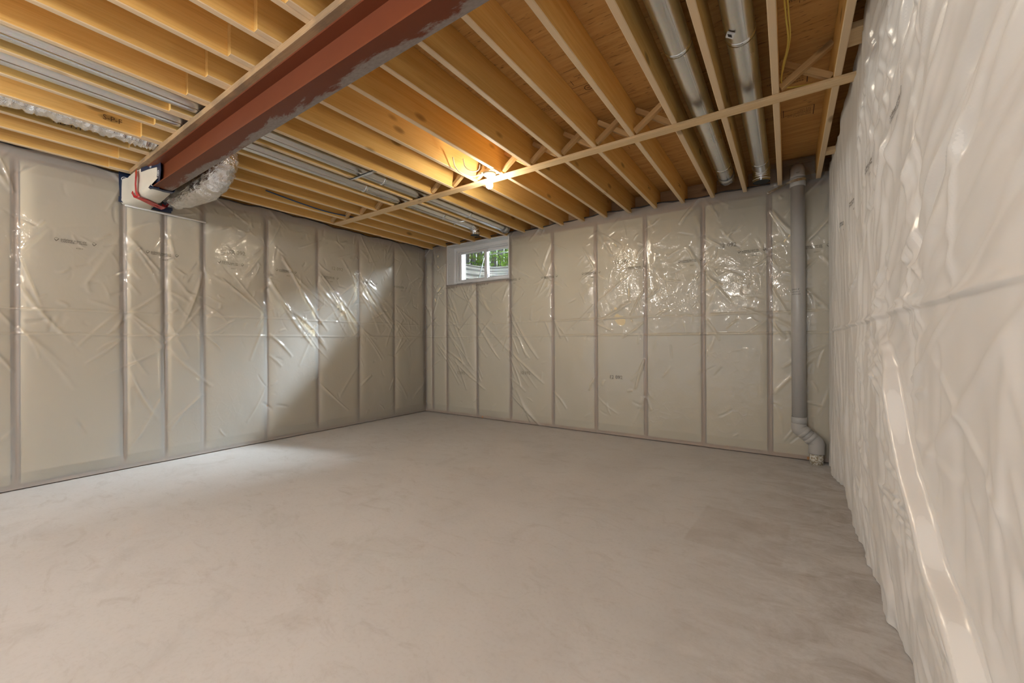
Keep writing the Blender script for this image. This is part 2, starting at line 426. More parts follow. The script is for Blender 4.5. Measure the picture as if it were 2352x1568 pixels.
class Sheet:
    """a plastic sheet: H(z,s) heights off the wall; axis maps (s,z,h) to world"""
    def __init__(self, S, Z, to_world):
        self.S, self.Z, self.tw = np.asarray(S), np.asarray(Z), to_world; self.H = np.zeros((len(Z), len(S)))
    def sample(self, s, z):
        S, Z, H = self.S, self.Z, self.H
        i = np.clip(np.searchsorted(S, s)-1, 0, len(S)-2); j = np.clip(np.searchsorted(Z, z)-1, 0, len(Z)-2)
        a = (s-S[i])/(S[i+1]-S[i]); b = (z-Z[j])/(Z[j+1]-Z[j])
        return (H[j, i]*(1-a)+H[j, i+1]*a)*(1-b) + (H[j+1, i]*(1-a)+H[j+1, i+1]*a)*b
    def mesh(self, name, mat, hole=None, ztop=None):
        ns, nz = len(self.S), len(self.Z)
        SS, ZZ = np.meshgrid(self.S, self.Z)
        if ztop is not None:                       # ragged top edge
            zt = ztop(self.S); zb = self.Z[0]
            k = np.clip((ZZ-2.45)/(self.Z[-1]-2.45), 0, 1)
            ZZ = ZZ + k*(zt[None, :]-self.Z[-1])
        co = self.tw(SS.ravel(), ZZ.ravel(), self.H.ravel())
        idx = np.arange(ns*nz).reshape(nz, ns)
        q = np.stack([idx[:-1, :-1], idx[:-1, 1:], idx[1:, 1:], idx[1:, :-1]], -1).reshape(-1, 4)
        if hole is not None:
            cs = (SS[:-1, :-1]+SS[1:, 1:]).ravel()/2; cz = (ZZ[:-1, :-1]+ZZ[1:, 1:]).ravel()/2
            q = q[~((cs > hole[0]) & (cs < hole[1]) & (cz > hole[2]) & (cz < hole[3]))]
        me = bpy.data.meshes.new(name)
        me.vertices.add(len(co)); me.vertices.foreach_set('co', co.astype(np.float32).ravel())
        me.loops.add(len(q)*4); me.loops.foreach_set('vertex_index', q.astype(np.int32).ravel())
        me.polygons.add(len(q)); me.polygons.foreach_set('loop_start', np.arange(0, len(q)*4, 4, dtype=np.int32))
        me.update(calc_edges=True); me.validate()
        me.polygons.foreach_set('use_smooth', np.ones(len(q), dtype=bool))
        me.materials.append(mat); return me
    def printed(self, name, items, mat, parent, flip=1, lift=.0015):
        """items: (text, size, s, z): lay flat text on the sheet; flip=-1 when reading runs along -s"""
        V = []; F = []
        for it in items:
            v, f = it
            o = len(V); s = v[:, 0]; z = v[:, 1]
            h = self.sample(s, z)+lift
            V += [tuple(x) for x in self.tw(s, z, h)]; F += [tuple(k+o for k in q) for q in f]
        return put(name, mesh(name, V, F, mat), parent, wloc(parent))
def tx(s, size, s0, z0, flip=1, stretch=1.0):
    v, f = textverts(s, size); v = v.copy(); v[:, 0] = s0 + flip*v[:, 0]*stretch; v[:, 1] += z0; return v, f
def poly2(pts): return np.array(pts, float), [tuple(range(len(pts)))]
def stroke(p, q, t):
    p = np.array(p); q = np.array(q); d = (q-p)/np.linalg.norm(q-p); n = np.array((-d[1], d[0]))*t/2
    return np.array([p-n, q-n, q+n, p+n]), [(0, 1, 2, 3)]
def mark(s, z, flip=1):
    """one repeat of the film's print: chevron, two lines, chevron, small code"""
    W_ = .245; x0 = s - flip*W_/2; it = []
    for cx in (0.0, W_-.02):
        for (a, b, t) in (((0, .012), (.010, -.004), .0042), ((.010, -.004), (.026, .016), .0042), ((0, .018), (.011, .026), .0018), ((.011, .026), (.024, .016), .0018)):
            it.append(stroke((x0+flip*(cx+a[0]), z+a[1]), (x0+flip*(cx+b[0]), z+b[1]), t))
    it.append(tx('polytarp super-six', .0255, x0+flip*.036, z+.008, flip, .82))
    it.append(tx('CAN/CGSB-51.34-M86', .0165, x0+flip*.036, z-.0085, flip, 1.0))
    it.append(tx('423017', .0145, x0+flip*.125, z-.050, flip))
    return it

def nonuni(lo, mid, hi, step0, step1):
    """coarse from lo to mid, fine from mid to hi"""
    return np.concatenate([np.arange(lo, mid, step0), np.linspace(mid, hi, int((hi-mid)/step1)+1)])

def sheet_relief(sh, studs, seed, wrinkles, smin, smax, lean):
    S, Z, H = sh.S, sh.Z, sh.H; r = np.random.default_rng(seed)
    st = np.array(sorted(studs))
    # pillow between studs
    j = np.clip(np.searchsorted(st, S)-1, 0, len(st)-2); u = np.clip((S-st[j])/(st[j+1]-st[j]), 0, 1); wdt = st[j+1]-st[j]
    pil = (1-np.abs(2*u-1)**7)
    zz = np.clip((Z-.04)/.10, 0, 1)*np.clip((WTOP-.02-Z)/.12, 0, 1)
    amp = (.018 + .010*vnoise(S, Z, 1.3, .9, seed+1))
    H += pil[None, :]*zz[:, None]*amp + .003
    H += .0035*vnoise(S, Z, 3.5, 2.0, seed+2)*pil[None, :] + .0016*vnoise(S, Z, 9, 5, seed+3)
    # slack folds fanning from the staples on each stud
    for s in st:
        z = .25
        while z < 2.6:
            z += r.uniform(.22, .5)
            n = r.integers(1, 5) if z > 1.2 else r.integers(0, 3)
            for _ in range(n):
                side = r.choice((-1, 1)); up = r.choice((-1, -1, 1)) * lean
                ang = math.radians(r.uniform(25, 75)); L = r.uniform(.15, .55)*wrinkles
                p1 = (s+side*L*math.cos(ang), z - L*math.sin(ang)*(1 if r.random() < .75 else -1))
                ridge(H, S, Z, (s+side*.008, z), p1, r.uniform(.008, .018), r.uniform(.0035, .010), taper=.35, curve=r.uniform(-.02, .02))
    # small random puckers
    for _ in range(int(300*(smax-smin)/4)):
        s = r.uniform(smin, smax); z = r.choice((r.uniform(1.2, 2.65), r.uniform(1.3, 2.6), r.uniform(.1, 2.6))); a = r.uniform(-1.4, 1.4); L = r.uniform(.05, .22)
        ridge(H, S, Z, (s, z), (s+L*math.sin(a), z+L*math.cos(a)), r.uniform(.007, .015), r.uniform(-.006, .0075), taper=.6, curve=r.uniform(-.012, .012))
    # fold lines left from the roll
    for zc, am in ((1.255, .005), (1.46, .003)):
        s = smin
        while s < smax:
            L = r.uniform(.4, 1.1)
            ridge(H, S, Z, (s, zc+r.uniform(-.006, .006)), (s+L, zc+r.uniform(-.006, .006)), .008, am*1.8*r.uniform(.5, 1.3), taper=.25); s += L*r.uniform(.8, 1.05)

def batts(wall, studs, place, mat, zlo=.045, zhi=WTOP-.04, cut=None):
    """one insulation batt per bay"""
    st = sorted(studs)
    for a, b in zip(st[:-1], st[1:]):
        wd = b-a-.052
        if wd < .05: continue
        z0, z1 = zlo, zhi
        if cut and a > cut[0]-.05 and b < cut[1]+.05: z1 = cut[2]-.05
        nx, nz = 14, 40
        xs = np.linspace(-wd/2, wd/2, nx); zs = np.linspace(z0, z1, nz)
        V = []; F = []
        for z in zs:
            for x in xs:
                e = (1-abs(2*x/wd)**6)*min(1, (z-z0)/.05+.15)*min(1, (z1-z)/.05+.15)
                V.append(place((a+b)/2+x, z, -.012 + .020*e))
        F = [(j*nx+i, j*nx+i+1, (j+1)*nx+i+1, (j+1)*nx+i) for j in range(nz-1) for i in range(nx-1)]
        put('insulation_batt', mesh('insulation_batt', V, F, mat, True), wall, wloc(wall))

# ------------------------------------------------------------------ left wall
left_studs = [-2.55, -1.95, -1.35, -.75, -.16, .447, 1.085, 1.384, 1.707, 2.339, 2.972, 3.591, 4.225, 4.865]
def wall_left():
    wl = struct(empty('wall_left', (XL, 1, 0)))
    box('foundation', (XL-.45, YF, 0), (XL-.10, YOUT, ZJ-.04), M['concrete'], wl)
    box('sill_plate', (XL-.30, YF, ZJ-.04), (XL-.11, YB+.1, ZJ), M['rim'], wl)
    box('sill_gasket', (XL-.112, YF, ZJ-.055), (XL-.03, YB, ZJ-.012), M['gasket'], wl)
    for y in left_studs:
        put('stud', board(.089, .038, WTOP-.076, M['stud'], .003) if False else board(.038, .089, WTOP-.076, M['stud'], .003), wl, (XL-.0455, y, WTOP/2), (math.pi/2, 0, math.pi/2))
    L = YB-YF
    for nm, z in (('bottom_plate', .027), ('top_plate', WTOP-.019)):
        put(nm, board(.089, .038, L, M['stud'], .003), wl, (XL-.0455, (YB+YF)/2, z))
    batts(wl, left_studs, lambda s, z, h: (XL+h-wloc(wl).x, s-wloc(wl).y, z), M['batt'])
    S = nonuni(YF, .15, YB-.004, .06, .0072); Z = np.linspace(.009, 2.758, 380)
    sh = Sheet(S, Z, lambda s, z, h: np.stack([XL+h-wl.location.x, s-wl.location.y, z], -1))
    sheet_relief(sh, left_studs, 11, 1.15, .1, 4.9, 1)
    # long slack diagonals under the window's light
    r = np.random.default_rng(5)
    for s0, z0 in ((2.972, 2.0), (2.339, 1.98), (3.591, 1.9), (2.972, 2.1), (3.591, 2.05), (2.5, 2.2), (3.3, 1.7), (2.6, 1.6), (3.591, 2.15)):
        for k in range(3):
            a = math.radians(r.uniform(38, 66)); Ln = r.uniform(.5, 1.1)
            ridge(sh.H, S, Z, (s0, z0+r.uniform(-.04, .04)), (s0+Ln*math.cos(a), z0-Ln*math.sin(a)), r.uniform(.011, .024), r.uniform(.005, .013), skew=.4, taper=.4, curve=r.uniform(-.04, .04))
    vb = put('vapour_barrier', sh.mesh('vapour_barrier', M['poly'], ztop=lambda s: 2.752 + .012*np.sin(s*3.1)+.008*np.sin(s*11.3)), wl, wl.location)
    vb['label'] = 'clear vapour barrier film stapled over the left wall'
    items = []
    for y in (.775, 1.363, 1.956, 2.554, 3.132, 3.757, 4.334):
        sh.printed('film_print', mark(y, 2.042), M['ink'], vb)
    for y in (2.03, 3.254):
        sh.printed('batt_print', [tx('12 092', .062, y-.1, 2.16)], M['ink_grey'], vb, lift=.001)
    pts = [(XL+.012+.004*math.sin(y*37), y, 2.752+.012*math.sin(y*3.1)+.008*math.sin(y*11.3)+.004*math.sin(y*23)) for y in np.arange(.1, YB, .05)]
    tube('sealant_bead', pts, [.005+.003*abs(math.sin(i*1.7)) for i in range(len(pts))], M['caulk'], wl, seg=6)
    return wl
wall_left()

# ------------------------------------------------------------------ back wall (window wall)
back_studs = [-5.10, -4.942, -4.614, -3.982, -3.355, -2.652, -2.028, -1.401, -.769, -.149, .36]
def wall_back():
    wb = struct(empty('wall_back', (-2.4, YB, 0)))
    y0, y1 = YB+.10, YOUT
    box('foundation', (XL-.45, y0, 0), (WX0-.02, y1, ZJ), M['concrete'], wb)
    box('foundation', (WX1+.02, y0, 0), (XR+.5, y1-.11, ZJ), M['concrete'], wb)
    box('foundation', (WX0-.02, y0, 0), (WX1+.02, y1, WZ0-.02), M['concrete'], wb)
    box('lintel', (XL-.45, YB+.195, WZ1+.012), (XR+.5, y1, 3.6), M['concrete'], wb)
    box('lintel', (XL-.45, YB+.195, ZJ-.03), (WX0-.015, y1, WZ1+.02), M['concrete'], wb)
    box('lintel', (WX1+.015, YB+.195, ZJ-.03), (XR+.5, y1-.11, WZ1+.02), M['concrete'], wb)
    for x in back_studs:
        under = WX0-.02 < x < WX1+.01
        zt = WZ0-.045 if under else WTOP-.038
        put('stud', board(.038, .089, zt-.038, M['stud'], .003), wb, (x, YB+.0455, .038+(zt-.038)/2), RX)
    put('bottom_plate', board(.089, .038, XR-XL+.3, M['stud'], .003), wb, ((XL+XR)/2, YB+.0455, .027), RZ)
    put('top_plate', board(.089, .038, WX0-XL, M['stud'], .003), wb, ((WX0+XL)/2-.02, YB+.0455, WTOP-.019), RZ)
    put('top_plate', board(.089, .038, XR-WX1+.1, M['stud'], .003), wb, ((WX1+XR)/2+.07, YB+.0455, WTOP-.019), RZ)
    put('rough_sill', board(.089, .038, WX1-WX0+.03, M['stud'], .003), wb, ((WX1+WX0)/2, YB+.0455, WZ0-.032), RZ)
    o = wloc(wb)
    batts(wb, back_studs, lambda s, z, h: (s-o.x, YB-h-o.y, z), M['batt'], cut=(WX0, WX1, WZ0))
    S = np.linspace(XL+.004, XR-.002, 750); Z = np.linspace(.009, 2.762, 380)
    sh = Sheet(S, Z, lambda s, z, h: np.stack([s-o.x, YB-h-o.y, z], -1))
    sheet_relief(sh, back_studs, 23, 1.0, XL, XR, 1)
    r = np.random.default_rng(9)
    for s0, z0 in ((-4.6, 1.95), (-4.6, 1.6), (-3.98, 2.0), (-3.98, 1.5), (-4.6, 1.3), (-3.36, 1.55), (-3.36, 1.1), (-4.9, 1.2), (-4.5, 1.0), (-3.3, .4), (-4.3, 2.05)):
        for k in range(3):
            a = math.radians(r.uniform(35, 65)); Ln = r.uniform(.4, .95)
            ridge(sh.H, S, Z, (s0+r.uniform(-.05, .05), z0+r.uniform(-.1, .1)), (s0+Ln*math.cos(a), z0-Ln*math.sin(a)), r.uniform(.010, .02), r.uniform(.004, .010), skew=.4, taper=.4, curve=r.uniform(-.03, .03))
    # sheet pulled flat at the window
    k = np.exp(-np.clip(np.maximum(np.maximum(WX0-S, S-WX1)[None, :], (WZ0-Z)[:, None]), 0, 9)/.03); sh.H *= (1-.85*k)
    vb = put('vapour_barrier', sh.mesh('vapour_barrier', M['poly'], hole=(WX0-.004, WX1+.004, WZ0-.004, 9), ztop=lambda s: 2.772 + .012*np.sin(s*2.7)+.007*np.sin(s*9.1)), wb, wb.location)
    vb['label'] = 'clear vapour barrier film stapled over the window wall'
    for x, z in ((-4.495, 2.044), (-3.866, 2.048), (-3.286, 2.07), (-2.689, 2.052), (-2.084, 2.046), (-1.512, 2.057), (-.9, 2.065), (-.306, 2.10), (.211, 2.072)):
        if WX0 < x < WX1: z = 2.05
        sh.printed('film_print', mark(x, z-.004), M['ink'], vb)
    for x, z in ((-4.28, .683), (-3.07, .73), (-1.746, .728), (-1.672, 2.144), (-.51, 2.192)):
        sh.printed('batt_print', [tx('12 092', .062, x-.1, z-.02)], M['ink_grey'], vb, lift=.001)
    zt = lambda s: 2.772 + .012*math.sin(s*2.7)+.007*math.sin(s*9.1)
    pts = [(x, YB-.012-.004*math.sin(x*31), zt(x)+.004*math.sin(x*19)) for x in np.arange(XL+.02, -.12, .05)]
    tube('sealant_bead', pts, [.005+.004*abs(math.sin(i*2.3)) for i in range(len(pts))], M['caulk'], wb, seg=6)
    # torn film edge by the pipe
    return wb
wall_back()

# ------------------------------------------------------------------ right wall (loose milky sheet)
def wall_right():
    wr = struct(empty('wall_right', (XR, 1.5, 0)))
    box('foundation', (XR+.12, YF, 0), (XR+.5, YOUT, ZS+.3), M['concrete'], wr)
    for y in np.arange(-2.4, 4.9, .61):
        put('stud', board(.038, .089, WTOP, M['stud'], .003), wr, (XR+.062, y, WTOP/2+.02), (math.pi/2, 0, math.pi/2))
    o = wloc(wr)
    S = np.concatenate([np.arange(YF, .6, .05), np.arange(.6, 3.0, .0075), np.linspace(3.0, YB-.006, 190)])
    Z = np.linspace(.003, 2.87, 400)
    sh = Sheet(S, Z, lambda s, z, h: np.stack([XR-h-o.x, s-o.y, z], -1)); H = sh.H; r = np.random.default_rng(31)
    H += .012 + .012*vnoise(S, Z, 2.2, .7, 1) + .008*vnoise(S, Z, 7, 1.4, 2)
    near = np.clip((S-1.2)/3, .35, 1.0)
    def fold(s0, z0, ang, L, wd, am, cv=.02):
        ridge(H, S, Z, (s0, z0), (s0+math.cos(ang)*L, z0-math.sin(ang)*L), wd, am, skew=r.uniform(-.55, .55), taper=.4, curve=r.uniform(-cv, cv))
    # long sagging drapes near the camera, falling away along the wall
    for _ in range(60):
        fold(r.uniform(.5, 2.0), r.uniform(1.45, 2.9), math.radians(r.normal(26, 5)), r.uniform(.6, 1.6), r.uniform(.012, .038), r.choice((-1, 1, 1))*r.uniform(.004, .012), .05)
    # below the seam: folds parallel to the big flap
    for _ in range(70):
        fold(r.uniform(1.0, 3.4), r.uniform(.2, 1.24), math.radians(r.normal(132, 14)), r.uniform(.3, .9), r.uniform(.010, .028), r.choice((-1, 1, 1))*r.uniform(.003, .008), .03)
    for _ in range(40):
        fold(r.uniform(.9, 2.4), r.uniform(.4, 1.24), math.radians(r.normal(98, 8)), r.uniform(.3, .9), r.uniform(.014, .034), r.choice((-1, 1))*r.uniform(.003, .007), .02)
    # far end: fine steep folds
    for _ in range(190):
        fold(r.uniform(2.7, 4.85), r.uniform(.1, 2.85), math.radians(r.normal(100, 5)), r.uniform(.45, 1.2), r.uniform(.013, .026), r.choice((-1, 1, 1))*r.uniform(.004, .010), .015)
    for _ in range(22):
        fold(r.uniform(1.6, 2.7), r.uniform(1.5, 2.85), math.radians(r.normal(84, 5)), r.uniform(.6, 1.3), r.uniform(.014, .03), r.choice((-1, 1, 1))*r.uniform(.004, .009), .015)
    # tight pleats hanging from the top by the nearest joists
    for k in range(12):
        s = r.uniform(2.1, 3.0); L = r.uniform(.6, 1.3)
        ridge(H, S, Z, (s, 2.86), (s+r.uniform(-.14, .04), 2.86-L), r.uniform(.014, .026), r.uniform(.006, .013), skew=r.uniform(-.4, .4), taper=.35, curve=r.uniform(-.03, .03))
    # broad diagonals up to the top right
    for s0, z0, s1, z1, wd, am in ((1.1, 2.1, 2.1, 1.45, .035, .012), (1.0, 1.9, 1.9, 1.5, .03, .012), (1.2, 2.5, 2.3, 1.55, .04, .014), (.8, 1.9, 1.65, 1.35, .03, .012), (1.5, 2.6, 2.4, 1.5, .03, .012),
                                   (1.15, 1.8, 1.45, 1.3, .02, .010), (1.6, 2.3, 2.3, 1.7, .018, .010), (1.3, 1.75, 1.75, 1.4, .018, .010)):
        ridge(H, S, Z, (s0, z0), (s1, z1), wd, am, skew=.4, taper=.35, curve=.05)
    # the horizontal seam fold
    for a, b, za, zb in ((1.0, 1.75, 1.276, 1.277), (1.7, 2.6, 1.277, 1.265), (2.5, 3.4, 1.265, 1.262), (3.3, 4.85, 1.262, 1.251)):
        ridge(H, S, Z, (a, za), (b, zb), .013, .012, skew=.5, taper=.18)
    # puckers around staples
    for s, z in ((1.79, 1.4), (1.80, 1.31), (2.42, 1.33), (2.25, 1.36), (1.78, 1.0), (2.42, 1.05), (3.1, 1.5)):
        for k in range(6):
            a = r.uniform(0, 2*math.pi); L = r.uniform(.06, .2)
            ridge(H, S, Z, (s, z), (s+L*math.cos(a), z+L*math.sin(a)), r.uniform(.006, .014), r.uniform(.004, .009), skew=r.uniform(-.4, .4), taper=.4, curve=r.uniform(-.02, .02))
    # the big rolled flap that falls from the seam to the lower right
    flap = [(2.341, 1.266), (2.11, 1.138), (1.95, .99), (1.833, .854), (1.696, .749), (1.56, .668), (1.447, .588), (1.30, .53), (1.175, .46), (1.0, .36)]
    fp = np.array([tuple(p)[:2] for p in smoothpath([(q[0], q[1], 0) for q in flap], 10)])[::-1]
    sp = np.interp(Z, fp[:, 1], fp[:, 0]); sp = np.where(Z < .36, 1.0-(.36-Z)*1.3, sp)
    slope = np.gradient(sp, Z); cosn = 1/np.sqrt(1+slope**2)
    best = (S[None, :]-sp[:, None])*cosn[:, None]
    grow = np.clip((1.27-Z)/.28, 0, 1)[:, None]
    mk = grow*np.exp(-((best-.02)/.12)**4); H -= mk*.88*(H-.016)
    # steep on the near side, long smooth slope on the other, with parallel pleats
    H += .050*grow*np.exp(-np.abs(best/np.where(best > 0, .075, .020))**2.4)
    for off, am, wd in ((.105, .013, .018), (.165, .011, .018), (.225, .010, .018), (.30, .008, .02), (-.055, .006, .014)):
        H += am*grow*np.exp(-((best-off)/wd)**2)
    for y_, z_ in ((1.955, 1.99), (2.56, 2.0)):     # flatter patches where the print shows
        m = np.exp(-((S[None, :]-y_)/.15)**4-((Z[:, None]-z_)/.10)**4); H -= m*.8*(H-.020)
    # loose skirt at the floor, kicking out irregularly
    H += np.clip((.5-Z)/.5, 0, 1)[:, None]**2*(-.02+.012*vnoise(S, Z, 6, .4, 8)+.008*vnoise(S, Z, 23, 1.5, 9)+np.where(S[None, :] > 4.2, .02, 0))
    H += .002*vnoise(S, Z, 17, 1.6, 4)*near[None, :]
    ztop = lambda s: 2.80 + .05*np.sin(s*2.3+1.9)+.022*np.sin(s*7.7)+.012*np.sin(s*19)
    vb = put('vapour_barrier', sh.mesh('vapour_barrier', M['poly_white'], ztop=ztop), wr, wr.location)
    vb['label'] = 'loose milky plastic sheet hanging in folds over the right wall'
    for y, z in ((1.955, 1.99), (2.56, 2.0), (3.16, 2.0), (3.75, 2.01)):
        sh.printed('film_print', mark(y, z, -1), M['ink'], vb)
    # small tear low on the sheet
    h0 = sh.sample(np.array([3.175]), np.array([.481]))[0]
    put('torn_hole', mesh('torn_hole', [(XR-h0-.003-o.x, 3.20-o.y, .475), (XR-h0-.003-o.x, 3.14-o.y, .487), (XR-h0-.003-o.x, 3.13-o.y, .479), (XR-h0-.003-o.x, 3.17-o.y, .47)], [(0, 1, 2, 3)], M['ink']), vb, wr.location)
    return wr
wall_right()

# ------------------------------------------------------------------ ceiling: subfloor, joists, bridging, strapping
def ceiling():
    ce = struct(empty('ceiling', (-2.4, 1.5, ZJ)))
    # plywood sheets, staggered rows, 3 mm joints
    r = 0; y = YF
    ys = [-2.6, -1.38, -.16, 1.06, 2.28, 3.50, 4.72, YOUT]
    for a, b in zip(ys[:-1], ys[1:]):
        x = XL-.5 - (1.2 if r % 2 else .3); r += 1
        while x < XR+.55:
            x0, x1 = max(x, XL-.5), min(x+2.44, XR+.55)
            if x1-x0 > .05: box('subfloor_panel', (x0+.0015, a+.0015, ZS), (x1-.0015, b-.0015, ZS+.016), M['ply'], ce)
            x += 2.44
    box('subfloor_backing', (XL-.5, YF, ZS+.0165), (XR+.55, YOUT, ZS+.06), M['rim'], ce)
    ks = list(range(0, 18))
    yf0, yf1 = .955, 5.03
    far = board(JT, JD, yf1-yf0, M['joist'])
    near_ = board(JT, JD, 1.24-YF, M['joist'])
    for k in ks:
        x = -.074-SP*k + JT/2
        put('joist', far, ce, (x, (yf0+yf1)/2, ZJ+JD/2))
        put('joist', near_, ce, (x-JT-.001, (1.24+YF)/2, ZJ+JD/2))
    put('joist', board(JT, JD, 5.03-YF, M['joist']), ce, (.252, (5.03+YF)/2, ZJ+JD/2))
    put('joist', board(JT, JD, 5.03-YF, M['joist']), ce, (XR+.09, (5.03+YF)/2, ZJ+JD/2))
    put('rim_joist', board(JT, JD, XR-XL+.8, M['rim']), ce, ((XL+XR)/2, 5.052, ZJ+JD/2), RZ)
    # flat blocking between the last joist and the wall
    for y, z in ((2.79, ZJ+.06), (4.28, ZJ+.022), (1.3, ZJ+.06)):
        put('blocking', board(.16 if z > ZJ+.05 else .09, .038, .16, M['strap']), ce, (.352, y, z), (0, 0, math.pi/2))
    # strapping
    put('strapping', board(.085, .019, .42+4.88, M['strap'], .002), ce, ((.42-4.88)/2, 3.098, ZJ-.0095), RZ)
    # cross bridging
    ducts = {0, 1, 2, 9, 10, 11}
    def br(xa, xb):
        wd = xb-xa; a = math.atan2(JD-.05, wd); L = math.hypot(JD-.045, wd)-.012
        for sgn, dy in ((1, -.022), (-1, .022)):
            q = Matrix.Rotation(-sgn*a, 3, 'Y') @ Matrix.Rotation(math.pi/2, 3, 'Z')
            put('bridging', board(.040, .036, round(L, 3), M['brace'], .002), ce, ((xa+xb)/2, 3.075+dy, ZJ+JD/2-.004), q.to_euler())
    for k in range(1, 18):
        if (k-1) in (0, 1, 10, 11) : continue
        br(-.074-SP*k+JT, -.074-SP*(k-1))
    br(-.074+JT, .233)
    # printed stamps on the plywood (flat print)
    def stamp(x, y, kind=0, s=1.0):
        V = []; F = []
        def add(it):
            v, f = it; o = len(V)
            for p in v: V.append((x-p[0]*s, y+p[1]*s, ZS-.0012))
            F.extend(tuple(reversed([i+o for i in q])) for q in f)
        if kind == 0:
            for i, ln in enumerate(('EXPOSURE 1', 'CSA O151 M CSP', 'SHEATHING SPAN', 'INT / EXT', '15.5 mm')):
                add(tx(ln, .026, 0, -.030*i))
            add(stroke((-.02, -.15), (.26, -.15), .004)); add(stroke((-.02, -.15), (-.02, .05), .006)); add(stroke((.26, -.02), (.26, .05), .005))
        else:
            add(stroke((0, 0), (.34, 0), .006)); add(stroke((0, .16), (.34, .16), .006))
            ring = []
            for i in range(20):
                a = i/20*2*math.pi; b = (i+1)/20*2*math.pi
                add((np.array([(.17+.05*math.cos(a), .08+.05*math.sin(a)), (.17+.05*math.cos(b), .08+.05*math.sin(b)), (.17+.04*math.cos(b), .08+.04*math.sin(b)), (.17+.04*math.cos(a), .08+.04*math.sin(a))]), [(0, 1, 2, 3)]))
            add(stroke((.15, .08), (.19, .08), .01))
        put('stamp_print', mesh('stamp_print', [Vector(v)-wloc(ce) for v in V], F, M['ink_ply']), ce, wloc(ce))
    stamp(.20, 2.62, 0); stamp(.33, 2.35, 1); stamp(.10, 3.42, 0); stamp(.16, 3.95, 0, .8); stamp(-.03, 3.9, 0, .6)
    stamp(-1.02, 2.55, 0, .8); stamp(-1.05, 2.62, 1, .6); stamp(-1.42, 2.75, 0, .7); stamp(-1.36, 1.25, 1, .8); stamp(-.7, 3.5, 1, .6); stamp(-1.02, 3.7, 0, .7); stamp(-.1, 2.1, 0, .8); stamp(-.72, 3.28, 0, .7)
    # grade marks on some joists
    for k, y, z, s in ((13, .75, .05, 'S-P-F'), (12, .72, .12, 'No.2'), (14, .55, .03, 'KD-HT'), (3, 4.55, .09, 'S-P-F'), (4, 4.5, .12, '2x10'), (14, 4.4, .1, 'No.2')):
        v, f = textverts(s, .05); x = -.074-SP*k+JT + .0012 - (JT+.001 if y < 1 else 0)
        V = [(x-wloc(ce).x, y+p[0]-wloc(ce).y, ZJ+z+p[1]-wloc(ce).z) for p in v]
        put('grade_print', mesh('grade_print', V, f, M['ink_ply']), ce, wloc(ce))
    return ce
ceiling()

# ------------------------------------------------------------------ steel beam and its nailer
def steel_beam():
    zb, yc = 2.481, 1.1765; hw, tf, tw = .063, .0095, .0065; zt = 2.690; xa, xb = -5.09, .30
    bm = thing('steel_beam', 'red primed steel I-beam running under the joists across the upper left', 'beam', ((xa+xb)/2, yc, (zb+zt)/2))
    c = (zb+zt)/2
    pr = [(-hw, zb), (hw, zb), (hw, zb+tf), (tw, zb+tf+.008), (tw, zt-tf-.008), (hw, zt-tf), (hw, zt), (-hw, zt), (-hw, zt-tf), (-tw, zt-tf-.008), (-tw, zb+tf+.008), (-hw, zb+tf)]
    v, f = prism([(-p[0], p[1]-c) for p in pr], xa-(xa+xb)/2, xb-(xa+xb)/2)
    v = [(p[1], -p[0], p[2]) for p in v]
    me = mesh('web_and_flanges', v, f, M['beam'])
    bmh = bmesh.new(); bmh.from_mesh(me); bmesh.ops.recalc_face_normals(bmh, faces=bmh.faces[:]); bmh.to_mesh(me); bmh.free()
    put('web_and_flanges', me, bm, ((xa+xb)/2, yc, c))
    o = put('nailer_plate', board(.240, .038, .30+4.86, M["plate"], .003), bm, ((.30-4.86)/2, 1.192, zt+.019), RZ)
    o['label'] = 'weathered wooden plate bolted along the top of the steel beam'
steel_beam()

